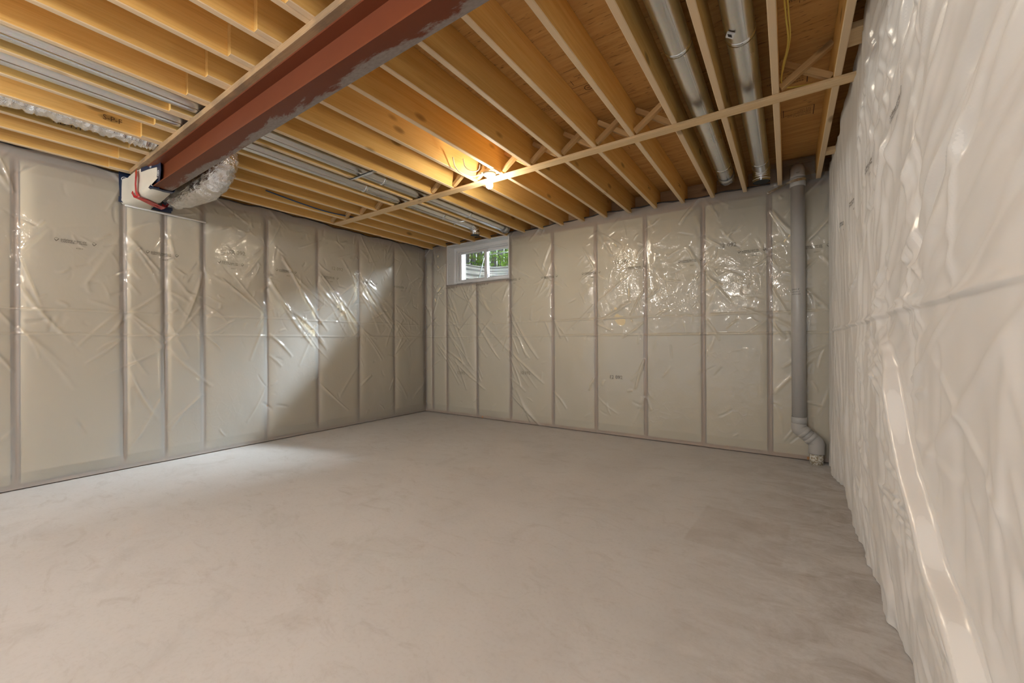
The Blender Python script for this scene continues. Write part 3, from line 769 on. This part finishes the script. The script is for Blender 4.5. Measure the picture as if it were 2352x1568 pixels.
# ------------------------------------------------------------------ membrane wrap at the beam's end
def wrapped_end():
    t = thing('beam_end_wrap', 'white membrane bag taped in blue and red around the beam end at the left wall', 'membrane', (XL+.3, 1.18, 2.45))
    x0, x1 = XL+.02, -4.37
    # crumpled sleeve round the beam
    n = 26; V = []; F = []; prof = []
    ya, yb, za, zb = 1.098, 1.256, 2.462, 2.686
    per = [(ya, zb), (ya, (za+zb)/2), (ya, za+.03), (ya+.02, za), ((ya+yb)/2, za-.004), (yb-.02, za), (yb, za+.03), (yb, (za+zb)/2), (yb, zb)]
    rr = np.random.default_rng(3)
    for i in range(n):
        q = i/(n-1); x = x0 + (x1-x0)*q; flare = .040*max(0, 1-i/5)**1.5; tuck = max(0, (q-.45)/.55)**1.3
        for j, (y, z) in enumerate(per):
            sy = -1 if y < (ya+yb)/2-.02 else (1 if y > (ya+yb)/2+.02 else 0)
            puff = .014*math.sin(math.pi*q) + .006*rr.uniform(-1, 1)*(1-q)
            dy = .052*tuck if j in (0, 1) else (.004*tuck if j in (2, 3) else 0)
            V.append((x, y+sy*(puff+flare)+dy, z-(puff*.8 if z < za+.02 else 0)+(.014*tuck if j in (3, 4, 5) else 0)))
    m = len(per)
    for i in range(n-1):
        for j in range(m-1): F.append((i*m+j, i*m+j+1, (i+1)*m+j+1, (i+1)*m+j))
    o = wloc(t)
    put('sleeve', mesh('sleeve', [Vector(v)-o for v in V], F, M['wrap'], True), t, o)
    def band(nm, pts, wd, mat, nrm, th=.003):
        """tape strip along a polyline; nrm = direction across thickness per point, width across the other axis"""
        V = []; F = []; P = [Vector(p) for p in pts]
        for i, p in enumerate(P):
            T = (P[min(i+1, len(P)-1)]-P[max(i-1, 0)]).normalized(); N = Vector(nrm[i]).normalized(); S_ = T.cross(N).normalized()
            w_ = wd*(1+.08*math.sin(i*2.1))
            for a, b in ((-1, 0), (1, 0), (1, 1), (-1, 1)): V.append(p+S_*a*w_/2+N*th*b-o)
        for i in range(len(P)-1):
            for k in range(4): F.append((i*4+k, i*4+(k+1) % 4, (i+1)*4+(k+1) % 4, (i+1)*4+k))
        F += [(3, 2, 1, 0), tuple((len(P)-1)*4+k for k in range(4))]
        me = mesh(nm, V, F, mat); b_ = bmesh.new(); b_.from_mesh(me); bmesh.ops.recalc_face_normals(b_, faces=b_.faces[:]); b_.to_mesh(me); b_.free()
        return put(nm, me, t, o)
    yf = 1.085
    # blue band gripping the steel, blue flanges on the wall
    xb_ = -4.37
    band('blue_tape', [(-4.62, 1.098, 2.672), (-4.52, 1.115, 2.676), (-4.42, 1.138, 2.674), (-4.33, 1.150, 2.668)], .032, M['blue_tape'], [(-.2, -1, 0)]*4)
    band('blue_tape', [(xb_+.01, 1.147, 2.680), (xb_+.012, 1.148, 2.62), (xb_, 1.146, 2.55), (xb_-.02, 1.138, 2.505), (xb_-.04, 1.106, 2.494)], .105, M['blue_tape'], [(0, -1, 0)]*3+[(0, -1, -.3), (0, -.6, .4)])
    band('blue_tape', [(xb_-.03, 1.100, 2.482), (xb_-.03, 1.115, 2.474), (xb_-.035, 1.18, 2.471), (xb_-.03, 1.25, 2.474), (xb_-.03, 1.262, 2.50)], .075, M['blue_tape'], [(0, -1, -.3), (0, -.5, -1), (0, 0, -1), (0, .5, -1), (0, 1, 0)])
    band('blue_tape', [(XL+.034, 1.085, 2.775), (XL+.034, 1.088, 2.64), (XL+.034, 1.092, 2.50)], .075, M['blue_tape'], [(1, 0, 0)]*3, .004)
    band('blue_tape', [(XL+.036, 1.045, 2.500), (XL+.036, 1.2, 2.494), (XL+.036, 1.36, 2.490), (XL+.036, 1.43, 2.49)], .050, M['blue_tape'], [(1, 0, 0)]*4, .004)
    band('blue_tape', [(XL+.045, 1.395, 2.62), (XL+.048, 1.40, 2.55), (XL+.045, 1.402, 2.485)], .075, M['blue_tape'], [(1, 0, 0)]*3, .006)
    tapes = [c_ for c_ in t.children if c_.name.startswith('blue_tape')]; tapes.sort(key=lambda c_: c_.name)
    # red tape: down the sleeve then along its bottom seam to the wall
    xr = -4.66
    band('red_tape', [(xr-.02, 1.078, 2.676), (xr, 1.074, 2.62), (xr-.006, 1.072, 2.55), (xr+.0, 1.074, 2.485), (xr-.005, 1.09, 2.452)], .042, M['red_tape'], [(0, -1, 0)]*3+[(0, -1, -.3), (0, -.6, -.8)], .003)
    band('red_tape', [(xr-.01, 1.085, 2.446), (xr-.03, 1.14, 2.440), (xr-.10, 1.22, 2.440), (xr-.22, 1.31, 2.452), (XL+.10, 1.36, 2.485), (XL+.055, 1.375, 2.53)], .05, M['red_tape'], [(0, -.4, -1), (0, 0, -1), (.1, 0, -1), (.2, .2, -1), (.7, .2, -.8), (1, 0, -.2)], .004)
    band('red_tape', [(xr-.09, 1.070, 2.50), (xr-.075, 1.078, 2.465), (xr-.06, 1.12, 2.446), (xr-.16, 1.24, 2.440), (xr-.28, 1.33, 2.462)], .032, M['red_tape'], [(0, -1, 0), (0, -.8, -.6), (0, 0, -1), (0, 0, -1), (.4, .2, -1)], .005)
    # pale round marks printed on the blue tape
    def roundel(c, u, v_, r_, host):
        V = []; F = []; c = Vector(c); u = Vector(u); v_ = Vector(v_); n_ = 20
        for i in range(n_):
            a = 2*math.pi*i/n_
            for q in (r_, r_*.78): V.append(c+u*math.cos(a)*q+v_*math.sin(a)*q-o)
        for i in range(n_):
            j = (i+1) % n_; F.append((2*i, 2*j, 2*j+1, 2*i+1))
        for dx, hh in ((-.35, .38), (0, .5), (.35, .38)):
            k = len(V)
            for a, b in ((-.1, -hh), (.1, -hh), (.1, hh), (-.1, hh)): V.append(c+u*(dx+a)*r_+v_*b*r_-o)
            F.append((k, k+1, k+2, k+3))
        put('printed_roundel', mesh('printed_roundel', V, F, M['sticker']), host, o)
    roundel((XL+.0395, 1.087, 2.69), (0, 1, 0), (0, 0, 1), .024, tapes[3])
    roundel((xb_+.012, 1.1425, 2.60), (1, 0, 0), (0, 0, 1), .024, tapes[1])
    roundel((-4.47, 1.1215, 2.676), (.97, .22, 0), (0, 0, 1), .013, tapes[0])
wrapped_end()
# folded batten of film below the wrap
b = tube('film_fold', [(XL+.034, 1.09, 2.457), (XL+.036, 1.3, 2.452), (XL+.034, 1.5, 2.449), (XL+.032, 1.722, 2.446)], .010, M['poly_white'], bpy.data.objects['wall_left'], seg=8)

# ------------------------------------------------------------------ ducts
def arc(c, u, v, r, a0, a1, n=8):
    c, u, v = Vector(c), Vector(u), Vector(v)
    return [c + u*math.cos(a0+(a1-a0)*i/n)*r + v*math.sin(a0+(a1-a0)*i/n)*r for i in range(n+1)]
def ring(parent, c, axis, r, mat, name='joint_ring', wd=.02, th=.003):
    c = Vector(c); a = Vector(axis)
    return tube(name, [c-a*wd/2, c-a*wd/2+a*.002, c, c+a*wd/2-a*.002, c+a*wd/2], [r, r+th, r+th*1.3, r+th, r], mat, parent, seg=24)
def seam(parent, x, y0, y1, z, mat):
    o = box('lock_seam', (x-.004, y0, z-.0025), (x+.004, y1, z+.0025), mat, parent)
def duct(label, x, z, y0, y1, joints, end, group, r=.0635):
    t = thing('round_duct', label, 'duct', (x, y0, z), group)
    ys = [y0]+joints+[y1]
    for a, b_ in zip(ys[:-1], ys[1:]):
        tube('duct_section', [(x, a, z), (x, a+.01, z), (x, b_-.01, z), (x, b_, z)], r, M['galv'], t, seg=32, caps=False)
        seam(t, x+.03, a, b_, z-r*.88, M['galv'])
    for j in joints: ring(t, (x, j, z), (0, 1, 0), r, M['shiny'], wd=.03)
    if end == 'open':
        p = arc((x, y1, z-.095), (0, 0, 1), (0, 1, 0), .095, 0, math.pi/2, 9)
        v = tube('elbow', p+[Vector((x, y1+.095, z-.125))], r+.001, M['shiny'], t, seg=32, caps=False)
        for i in (0, 3, 6, 9):
            q = p[i]; d = (p[min(i+1, 9)]-p[max(i-1, 0)]).normalized(); ring(v, q, d, r+.001, M['shiny'], 'elbow_gore', .014, .003)
        tube('elbow_throat', [(x, y1+.095, z-.124), (x, y1+.095, z-.05)], r-.003, M['dark'], t, seg=32)
    else:
        tube('end_cap', [(x, y1, z), (x, y1+.05, z-.006), (x, y1+.085, z-.02), (x, y1+.10, z-.03)], [r+.002, r+.001, r*.85, r*.5], M['galv'], t, seg=28)
        tube('plastic_seal', [(x, y1-.05, z), (x, y1+.02, z-.004), (x, y1+.07, z-.018), (x, y1+.112, z-.035)], [r+.004, r+.009, r+.008, r*.55], M['poly_scrap'], t, seg=20, rfun=lambda i, th, rr: rr*(1+.05*math.sin(th*7+i*2)))
    return t
G = 'galvanised supply ducts between the joists'
duct('round galvanised duct, right pair, left one with sealed rounded end', -.508, 2.855, -2.5, 4.62, [.9, 2.43, 4.33], 'cap', G, .072)
d2 = duct('round galvanised duct, right pair, right one with open downturned elbow', -.205, 2.855, -2.5, 4.58, [.6, 2.53, 4.40], 'open', G, .072)
st = box('sticker', (-.262, 2.40, 2.7805), (-.222, 2.44, 2.786), M['sticker'], d2); st.rotation_euler = (0, math.radians(25), .3)
for q_ in (0, .008, .016):
    box('sticker_print', (-.255, 2.408+q_, 2.7785), (-.234, 2.411+q_, 2.7805), M['ink'], d2).rotation_euler = (0, math.radians(25), .3)
duct('long silvery duct left of the bulb, the one nearer the bulb', -3.312, 2.797, -2.5, 4.66, [2.60, 3.9], 'cap', G)
duct('long silvery duct farther from the bulb, ending in an elbow above the window', -3.62, 2.797, -2.5, 4.32, [2.61, 3.75], 'open', G)
def hanger(name, label, pts, wd):
    t = thing(name, label, 'strap', pts[0]); o = wloc(t)
    V = []; F = []; P = [Vector(p)-o for p in pts]
    for p in P:
        for a, b_ in ((-wd/2, 0), (wd/2, 0), (wd/2, .002), (-wd/2, .002)): V.append((p.x, p.y+a, p.z+b_))
    for i in range(len(P)-1):
        for k in range(4): F.append((i*4+k, i*4+(k+1) % 4, (i+1)*4+(k+1) % 4, (i+1)*4+k))
    F += [(3, 2, 1, 0), tuple((len(P)-1)*4+k for k in range(4))]
    put('strap_band', mesh('strap_band', V, F, M['shiny']), t, o); return t
h1 = hanger('duct_hanger', 'bright metal strap nailed across two joists under the left ducts', [(-3.45, 2.32, 2.724), (-3.40, 2.33, 2.722), (-3.13, 2.34, 2.722), (-3.085, 2.345, 2.724)], .035)
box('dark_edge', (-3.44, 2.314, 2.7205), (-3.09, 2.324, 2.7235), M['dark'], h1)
h2 = hanger('duct_clip', 'small bent metal clip holding the left duct near the window', [(-3.66, 4.02, 2.726), (-3.60, 4.02, 2.752), (-3.45, 4.02, 2.75), (-3.41, 4.02, 2.726)], .02)

# foil insulated ducts
def foil_tube(name, path, r, parent, seg=40, seed=1, amp=.012, n=10):
    P = smoothpath(path, n); rr = np.random.default_rng(seed)
    N = len(P); ph = rr.uniform(0, 6.28, 40); K = rr.uniform(-1, 1, (N, seg))
    for _ in range(2): K = (K+np.roll(K, 1, 1)+np.roll(K, -1, 1))/3
    def rf(i, th, r0):
        return r0*(1+.03*math.sin(i*1.9+th*2)+.02*math.sin(th*9+i*.8)) + amp*K[i, int(th/(2*math.pi)*seg) % seg]
    return tube(name, P, r, M['foil'], parent, seg=seg, rfun=rf)
fd = thing('foil_duct', 'crinkled foil wrapped duct hanging behind the beam end at the left wall', 'duct', (-4.3, 1.4, 2.4))
foil_tube('foil_sleeve', [(-4.95, 1.42, 2.60), (-4.7, 1.43, 2.575), (-4.45, 1.44, 2.56), (-4.25, 1.45, 2.56), (-4.07, 1.455, 2.60), (-3.97, 1.46, 2.69), (-3.945, 1.465, 2.80), (-3.94, 1.47, 2.93)], .112, fd, seed=4, amp=.016, n=9)
fn = thing('foil_duct', 'long foil wrapped duct lying between joists at the upper left, before the beam', 'duct', (-4.17, -1, 2.8))
foil_tube('foil_sleeve', [(-4.17, -2.5, 2.84), (-4.17, -1, 2.835), (-4.17, -.2, 2.83), (-4.17, .2, 2.825), (-4.17, .55, 2.84), (-4.175, .9, 2.835), (-4.17, 1.08, 2.84)], .118, fn, seed=8, amp=.018, n=26)

# ------------------------------------------------------------------ bulb on its lampholder
def bulb(c, label):
    t = thing('ceiling_lamp', label, 'lamp', (c[0], c[1], c[2]-.14))
    z = c[2]-.004
    box('junction_plate', (c[0]-.07, c[1]-.055, z-.002), (c[0]+.09, c[1]+.05, z+.02), M['strap'], t)
    lathe('lamp_holder', [(.008, z-.003), (.052, z-.003), (.058, z-.009), (.057, z-.017), (.047, z-.025), (.030, z-.029), (.024, z-.034), (.023, z-.055), (.019, z-.060)], M['white_porcelain'], t, (c[0], c[1], 0), 32)
    lathe('bulb_neck', [(.017, z-.058), (.0185, z-.066), (.020, z-.075), (.021, z-.082)], M['white_porcelain'], t, (c[0], c[1], 0), 24)
    lathe('bulb', [(.0205, z-.082), (.027, z-.089), (.0315, z-.100), (.0325, z-.112), (.030, z-.124), (.023, z-.135), (.012, z-.1415), (.002, z-.1435)], M['bulb'], t, (c[0], c[1], 0), 28)
    tube('supply_cable', smoothpath([(-2.43, 2.66, 2.80), (-2.44, 2.70, 2.735), (-2.42, 2.76, 2.690), (-2.375, 2.85, 2.680), (-2.32, 2.93, 2.715)], 8), .005, M['cable_white'], t, seg=8)
    tube('supply_cable', smoothpath([(-2.345, 2.70, 2.78), (-2.355, 2.74, 2.725), (-2.33, 2.80, 2.700), (-2.29, 2.84, 2.715), (-2.27, 2.84, 2.76)], 8), .0045, M['cable_white'], t, seg=8)
    tube('cable_clamp', [(-2.325, 2.92, 2.725), (-2.305, 2.935, 2.722)], .010, M['galv'], t, seg=10)
bulb((-2.262, 2.97, ZJ), 'bare glowing bulb in a white porcelain holder under the joists by the strapping')
def unseen_globe(x, y, label):  # unseen fixture added behind the camera for soft fill light
    t = thing('fill_globe', label, 'lamp', (x, y, ZJ-.3))
    lathe('lamp_holder', [(.01, ZJ-.002), (.07, ZJ-.002), (.07, ZJ-.02), (.04, ZJ-.035), (.04, ZJ-.07)], M['white_porcelain'], t, (x, y, 0), 28)  # holder of the added unseen fill light
    lathe('unseen_globe', [(.042, ZJ-.066)]+[(.12*math.sin(a), ZJ-.175+.12*math.cos(a)) for a in np.linspace(.42, 3.1, 14)], M['unseen_globe'], t, (x, y, 0), 32)
unseen_globe(-1.0, -1.1, 'unseen frosted globe added as fill light under the joists behind the viewer, nearer the right wall')
unseen_globe(-3.4, -1.3, 'unseen frosted globe added as fill light under the joists behind the viewer, nearer the left wall')

# ------------------------------------------------------------------ cables
def cable(label, pts, r, mat, n=10):
    t = tube('cable', smoothpath(pts, n), r, mat, None, seg=8); return tag(t, label, 'cable')
cable('yellow cable looping down beside the joist at the upper right', [(-.02, 1.6, 2.95), (-.015, 2.2, 2.90), (.0, 2.45, 2.80), (.01, 2.66, 2.79), (-.015, 2.9, 2.80), (-.022, 3.04, 2.775), (.02, 3.08, 2.755), (.24, 3.13, 2.75)], .0045, M['yellow'])
cable('yellow twin cable strand hanging beside the other yellow cable', [(-.01, 1.6, 2.955), (-.005, 2.2, 2.91), (.012, 2.45, 2.81), (.018, 2.66, 2.80), (-.008, 2.9, 2.81), (-.026, 3.02, 2.80)], .004, M['yellow'])
cable('blue cable running along a joist above the beam right end', [(-1.30, 1.0, 2.90), (-1.285, 1.6, 2.85), (-1.275, 1.9, 2.80), (-1.262, 2.1, 2.76)], .007, M['blue'])
cable('blue cable along the lower left joist near the strapping', [(-4.60, 2.1, 2.80), (-4.585, 2.45, 2.765), (-4.58, 2.8, 2.75), (-4.59, 3.2, 2.78)], .007, M['blue'])

# ------------------------------------------------------------------ drain pipe in the far right corner
def drain():
    x, y, r = .088, 4.795, .0575
    t = thing('drain_pipe', 'grey plastic drain pipe standing in the far right corner', 'pipe', (.25, y, 0))
    main = tube('pipe', [(x, y, .40), (x, y, 2.70)], r, M['pvc'], t, seg=40)
    def coup(nm, p, q, rr, **k): return tube(nm, [p, Vector(p)+(Vector(q)-Vector(p))*.03, Vector(p)+(Vector(q)-Vector(p))*.97, q], [rr-.003, rr, rr, rr-.003], M['pvc'], t, seg=40)
    coup('coupling', (x, y, .375), (x, y, .435), r+.006)
    coup('coupling', (x, y, 2.655), (x, y, 2.735), r+.006)
    # upper elbow turning back over the wall plate
    tube('elbow', arc((x, y+.12, 2.735), (0, -1, 0), (0, 0, 1), .12, 0, math.radians(80), 10), r+.004, M['pvc'], t, seg=36)
    # lower offset: two 45 degree bends
    a = math.radians(48); d = Vector((math.sin(a), 0, -math.cos(a)))
    p0 = Vector((x, y, .375)); p1 = p0+Vector((0, 0, -.05))
    b1 = smoothpath([p0, p1, p1+d*.05], 6); tube('elbow', b1, r+.005, M['pvc'], t, seg=36)
    p2 = p1+d*.05; p3 = p2+d*.075
    tube('pipe', [p2, p3], r, M['pvc'], t, seg=36)
    coup('coupling', p2-d*.012, p2+d*.022, r+.008); coup('coupling', p3-d*.02, p3+d*.018, r+.008)
    p4 = p3+d*.055; p5 = p4+Vector((0, 0, -.05))
    tube('elbow', smoothpath([p3, p4, p5, p5+Vector((0, 0, -.055))], 6), r+.005, M['pvc'], t, seg=36)
    e = p5+Vector((0, 0, -.05))
    s = tube('pipe_stub', [(e.x, y, 0.0), (e.x, y, e.z)], r-.004, M['pvc_white'], t, seg=36); s['label'] = 'white floor stub spattered with cement'
    # small print on the pipe
    V = []; F = []
    for i, (ln, sz) in enumerate((('DWV 4"', .02), ('CSA B181.2', .014), ('ASTM D2665', .014))):
        v, f = textverts(ln, sz); o = len(V)
        for p in v:
            an = math.radians(-150)+p[0]/r; V.append((x+(r+.0008)*math.cos(an)-.25, (r+.0008)*math.sin(an), 1.655-.022*i+p[1]))
        F += [tuple(k+o for k in q) for q in f]
    put('pipe_print', mesh('pipe_print', V, F, M['ink']), main, wloc(t))
drain()
# perforated hanger strap round the pipe head
def perforated():
    t = thing('hanger_strap', 'perforated silver strap holding the grey pipe to the back wall', 'strap', (-.16, YB-.02, 2.70)); o = wloc(t)
    path = smoothpath([(-.165, YB-.012, 2.668), (-.09, YB-.05, 2.685), (.0, 4.765, 2.697), (.04, 4.742, 2.70), (.088, 4.726, 2.703), (.136, 4.742, 2.706), (.158, 4.79, 2.708)], 12)
    N = len(path); V = []; F = []
    for p in path:
        for dz in (-.011, -.004, .004, .011): V.append(p+Vector((0, -.002, dz))-o)
    for i in range(N-1):
        for j in range(3):
            if j == 1 and i % 2: continue
            F.append((i*4+j, (i+1)*4+j, (i+1)*4+j+1, i*4+j+1))
    put('strap_band', mesh('strap_band', V, F, M['shiny']), t, o)
    lathe('screw', [(.006, 0), (.006, .004), (.002, .006)], M['galv'], t, (-.16, YB-.022, 2.668), 10)
perforated()
# limp film tucked over the pipe head
def film_scrap():
    S = np.linspace(-.14, .30, 60); Z = np.linspace(2.72, 2.955, 40); r = np.random.default_rng(77)
    sh = Sheet(S, Z, lambda s, z, h: np.stack([s, YB-.02-h, z], -1))
    sh.H += .12*np.exp(-((S-.088)/.085)**2)[None, :]*np.clip((2.90-Z)/.12, 0, 1)[:, None] + .012*vnoise(S, Z, 14, 8, 3)
    for _ in range(24):
        s = r.uniform(-.14, .3); z = r.uniform(2.72, 2.93); a = r.uniform(-.6, .6); L = r.uniform(.06, .2)
        ridge(sh.H, S, Z, (s, z), (s+L*math.sin(a), z+L*math.cos(a)), .01, r.uniform(-.012, .014))
    return tag(put('plastic_scrap', sh.mesh('plastic_scrap', M['poly_scrap'])), 'limp clear plastic draped over the top of the grey drain pipe', 'plastic film')
film_scrap()

# ------------------------------------------------------------------ window
def window():
    wn = struct(empty('window_1', (WX0, YB, WZ0)))
    g = YB+.235                                    # glass plane
    T = M['white_trim']
    yr = YB+.165
    # deep reveal boards
    box('reveal_board', (WX0-.012, YB-.006, WZ0-.012), (WX0+.004, yr, WZ1), T, wn)
    box('reveal_board', (WX1-.004, YB-.006, WZ0-.012), (WX1+.012, yr, WZ1), T, wn)
    box('reveal_board', (WX0-.012, YB-.006, WZ1-.010), (WX1+.012, yr, WZ1+.010), T, wn)
    box('sill_board', (WX0-.012, YB-.008, WZ0-.014), (WX1+.012, yr, WZ0+.004), T, wn)
    # main frame
    def rect(nm, x0, x1, z0, z1, wdt, y0, y1, mat=T, par=wn, c=.003):
        box(nm, (x0, y0, z0), (x0+wdt, y1, z1), mat, par, c); box(nm, (x1-wdt, y0, z0), (x1, y1, z1), mat, par, c)
        box(nm, (x0+wdt, y0, z1-wdt), (x1-wdt, y1, z1), mat, par, c); box(nm, (x0+wdt, y0, z0), (x1-wdt, y1, z0+wdt), mat, par, c)
    rect('frame', WX0, WX1, WZ0+.002, WZ1-.008, .052, yr-.005, g+.055)
    rect('frame_bead', WX0+.050, WX1-.050, WZ0+.05, WZ1-.058, .020, yr+.02, g+.05)
    # fixed sash left, sliding sash right
    xm = -3.965
    rect('sash', WX0+.068, xm+.018, WZ0+.066, WZ1-.076, .030, g-.012, g+.016)
    rect('sash', xm-.018, WX1-.068, WZ0+.066, WZ1-.076, .034, g+.018, g+.048)
    box('meeting_rail', (xm-.022, g-.03, WZ0+.066), (xm+.030, g-.004, WZ1-.076), T, wn, .003)
    box('pane', (WX0+.09, g+.0, WZ0+.09), (xm, g+.004, WZ1-.10), M['glass'], wn)
    box('pane', (xm, g+.030, WZ0+.09), (WX1-.09, g+.034, WZ1-.10), M['glass'], wn)
    box('sash_lock', (xm-.008, g-.042, 2.40), (xm+.014, g-.030, 2.46), T, wn, .002)
    for z in (2.25, 2.45, 2.65):
        put('screw_head', mesh('screw_head', *prism([(.004*math.cos(a), .004*math.sin(a)) for a in np.linspace(0, 2*math.pi, 9)[:-1]], 0, .002), M['gasket']), wn, (WX0+.0045, YB+.045, z), (0, 0, -math.pi/2))
window()
# caulked film edge under the sill
tube('film_hem', smoothpath([(WX0-.01, YB-.012, WZ0-.014), (-4.2, YB-.016, WZ0-.012), (-3.7, YB-.012, WZ0-.016), (WX1+.01, YB-.014, WZ0-.012)], 8), .009, M['poly_scrap'], bpy.data.objects['wall_back'], seg=8)

# ------------------------------------------------------------------ outside the window
def outside():
    cx, hw, dp = -3.98, .86, .90
    zb_, zt_ = 1.70, 2.585
    well = thing('window_well', 'corrugated galvanised window well curving outside the window', 'window well', (cx, YOUT+.4, zb_))
    o = wloc(well)
    n, m = 48, 80; V = []; F = []
    for j in range(m+1):
        z = zb_ + (zt_-zb_)*j/m; off = .011*math.sin((z-zb_)/.095*2*math.pi)
        for i in range(n+1):
            a = math.pi*i/n; c_, s_ = math.cos(a), math.sin(a); e = 2/3.0
            x = (hw+off)*(abs(c_)**e)*(1 if c_ > 0 else -1); y = (dp+off)*(abs(s_)**e)
            V.append(Vector((cx+x, YOUT+.005+y, z))-o)
    F = [(j*(n+1)+i, j*(n+1)+i+1, (j+1)*(n+1)+i+1, (j+1)*(n+1)+i) for j in range(m) for i in range(n)]
    put('corrugated_shell', mesh('corrugated_shell', V, F, M['galv_well'], True), well, o)
    rim = []
    for i in range(n+1):
        a = math.pi*i/n; c_, s_ = math.cos(a), math.sin(a); e = 2/3.0
        rim.append((cx+hw*(abs(c_)**e)*(1 if c_ > 0 else -1), YOUT+.005+dp*(abs(s_)**e), zt_))
    tube('rolled_rim', rim, .012, M['galv_well'], well, seg=10)
    struct(box('ground_well', (cx-.9, YOUT, zb_-.05), (cx+.9, YOUT+1.0, zb_+.01), M['gravel']))
    for k, (lo, hi) in enumerate((((-9, YOUT+.93, 2.3), (1.5, 9.5, 2.54)), ((-9, YOUT, 2.3), (cx-.9, YOUT+.93, 2.54)), ((cx+.9, YOUT, 2.3), (1.5, YOUT+.93, 2.54)))):
        struct(box('ground', lo, hi, M['soil']))
    # black corrugated drain tile standing in the well
    dt = thing('drain_hose', 'black corrugated drain hose standing in the window well', 'hose', (-4.09, 5.86, zb_))
    P = smoothpath([(-4.06, 5.86, zb_), (-4.06, 5.86, 2.0), (-4.05, 5.85, 2.17), (-4.0, 5.84, 2.245), (-3.93, 5.84, 2.20), (-3.90, 5.84, 2.05)], 22)
    tube('hose', P, .055, M['black'], dt, seg=20, rfun=lambda i, th, r0: r0*(1+.16*math.sin(i*1.55)))
    # leaning dark frame
    fr = thing('screen_frame', 'thin dark screen frame leaning outside the glass', 'screen', (-4.25, 5.34, 2.1))
    A = [(-4.35, 5.31, 2.02), (-4.15, 5.31, 2.615), (-3.55, 5.31, 2.60), (-3.42, 5.31, 2.12)]
    for a, b_ in zip(A[:-1], A[1:]): tube('frame_bar', [a, b_], .007, M['dark'], fr, seg=8)
    # fence
    fe = thing('board_fence', 'weathered grey board fence behind the bushes outside', 'fence', (-5.5, 8.0, 2.5))
    rr = np.random.default_rng(2)
    for i, x in enumerate(np.arange(-7.9, -3.2, .108)):
        put('picket', board(.125, .018, 1.9, M['fence'], .002), fe, (x, 8.0+(.075 if i % 2 else 0), 3.45+rr.uniform(-.01, .01)), RX)
    for z in (2.85, 4.1): put('rail', board(.04, .09, 4.9, M['fence'], .003), fe, (-5.5, 8.04, z), RZ)
    # leafy bushes along the well
    def bush(x, y, h, sp, seed, label):
        t = thing('leafy_bush', label, 'bush', (x, y, 2.53), 'bushes outside the window')
        r = np.random.default_rng(seed); V = []; F = []; o = wloc(t)
        for s_ in range(9):
            a = r.uniform(0, 6.28); lean = r.uniform(.05, sp); top = Vector((lean*math.cos(a), lean*math.sin(a), h*r.uniform(.6, 1)))
            st_ = smoothpath([(0, 0, 0), top*.5+Vector((r.uniform(-.03, .03), 0, .06)), top], 4)
            if s_ < 4: tube('stem', [Vector(p)+o for p in st_], .004, M['stem'], t, seg=5)
            for _ in range(42):
                q = st_[r.integers(1, len(st_))]+Vector(r.normal(0, .055, 3)); L = r.uniform(.03, .07)
                d = Vector(r.normal(0, 1, 3)).normalized(); n_ = d.orthogonal().normalized(); k = len(V)
                V += [q, q+d*L*.5+n_*L*.28, q+d*L, q+d*L*.5-n_*L*.28]; F.append((k, k+1, k+2, k+3))
        f_ = put('foliage', mesh('foliage', V, F, M['leaf']), t, o); f_['kind'] = 'stuff'
    bush(-5.75, 6.9, .75, .32, 1, 'green bush seen through the left window pane')
    bush(-5.25, 6.75, .62, .30, 2, 'green bush seen through the middle of the window')
    bush(-4.75, 6.7, .60, .30, 3, 'green bush seen through the right window pane')
    bush(-4.35, 6.65, .55, .28, 4, 'green bush at the right edge of the window view')
outside()
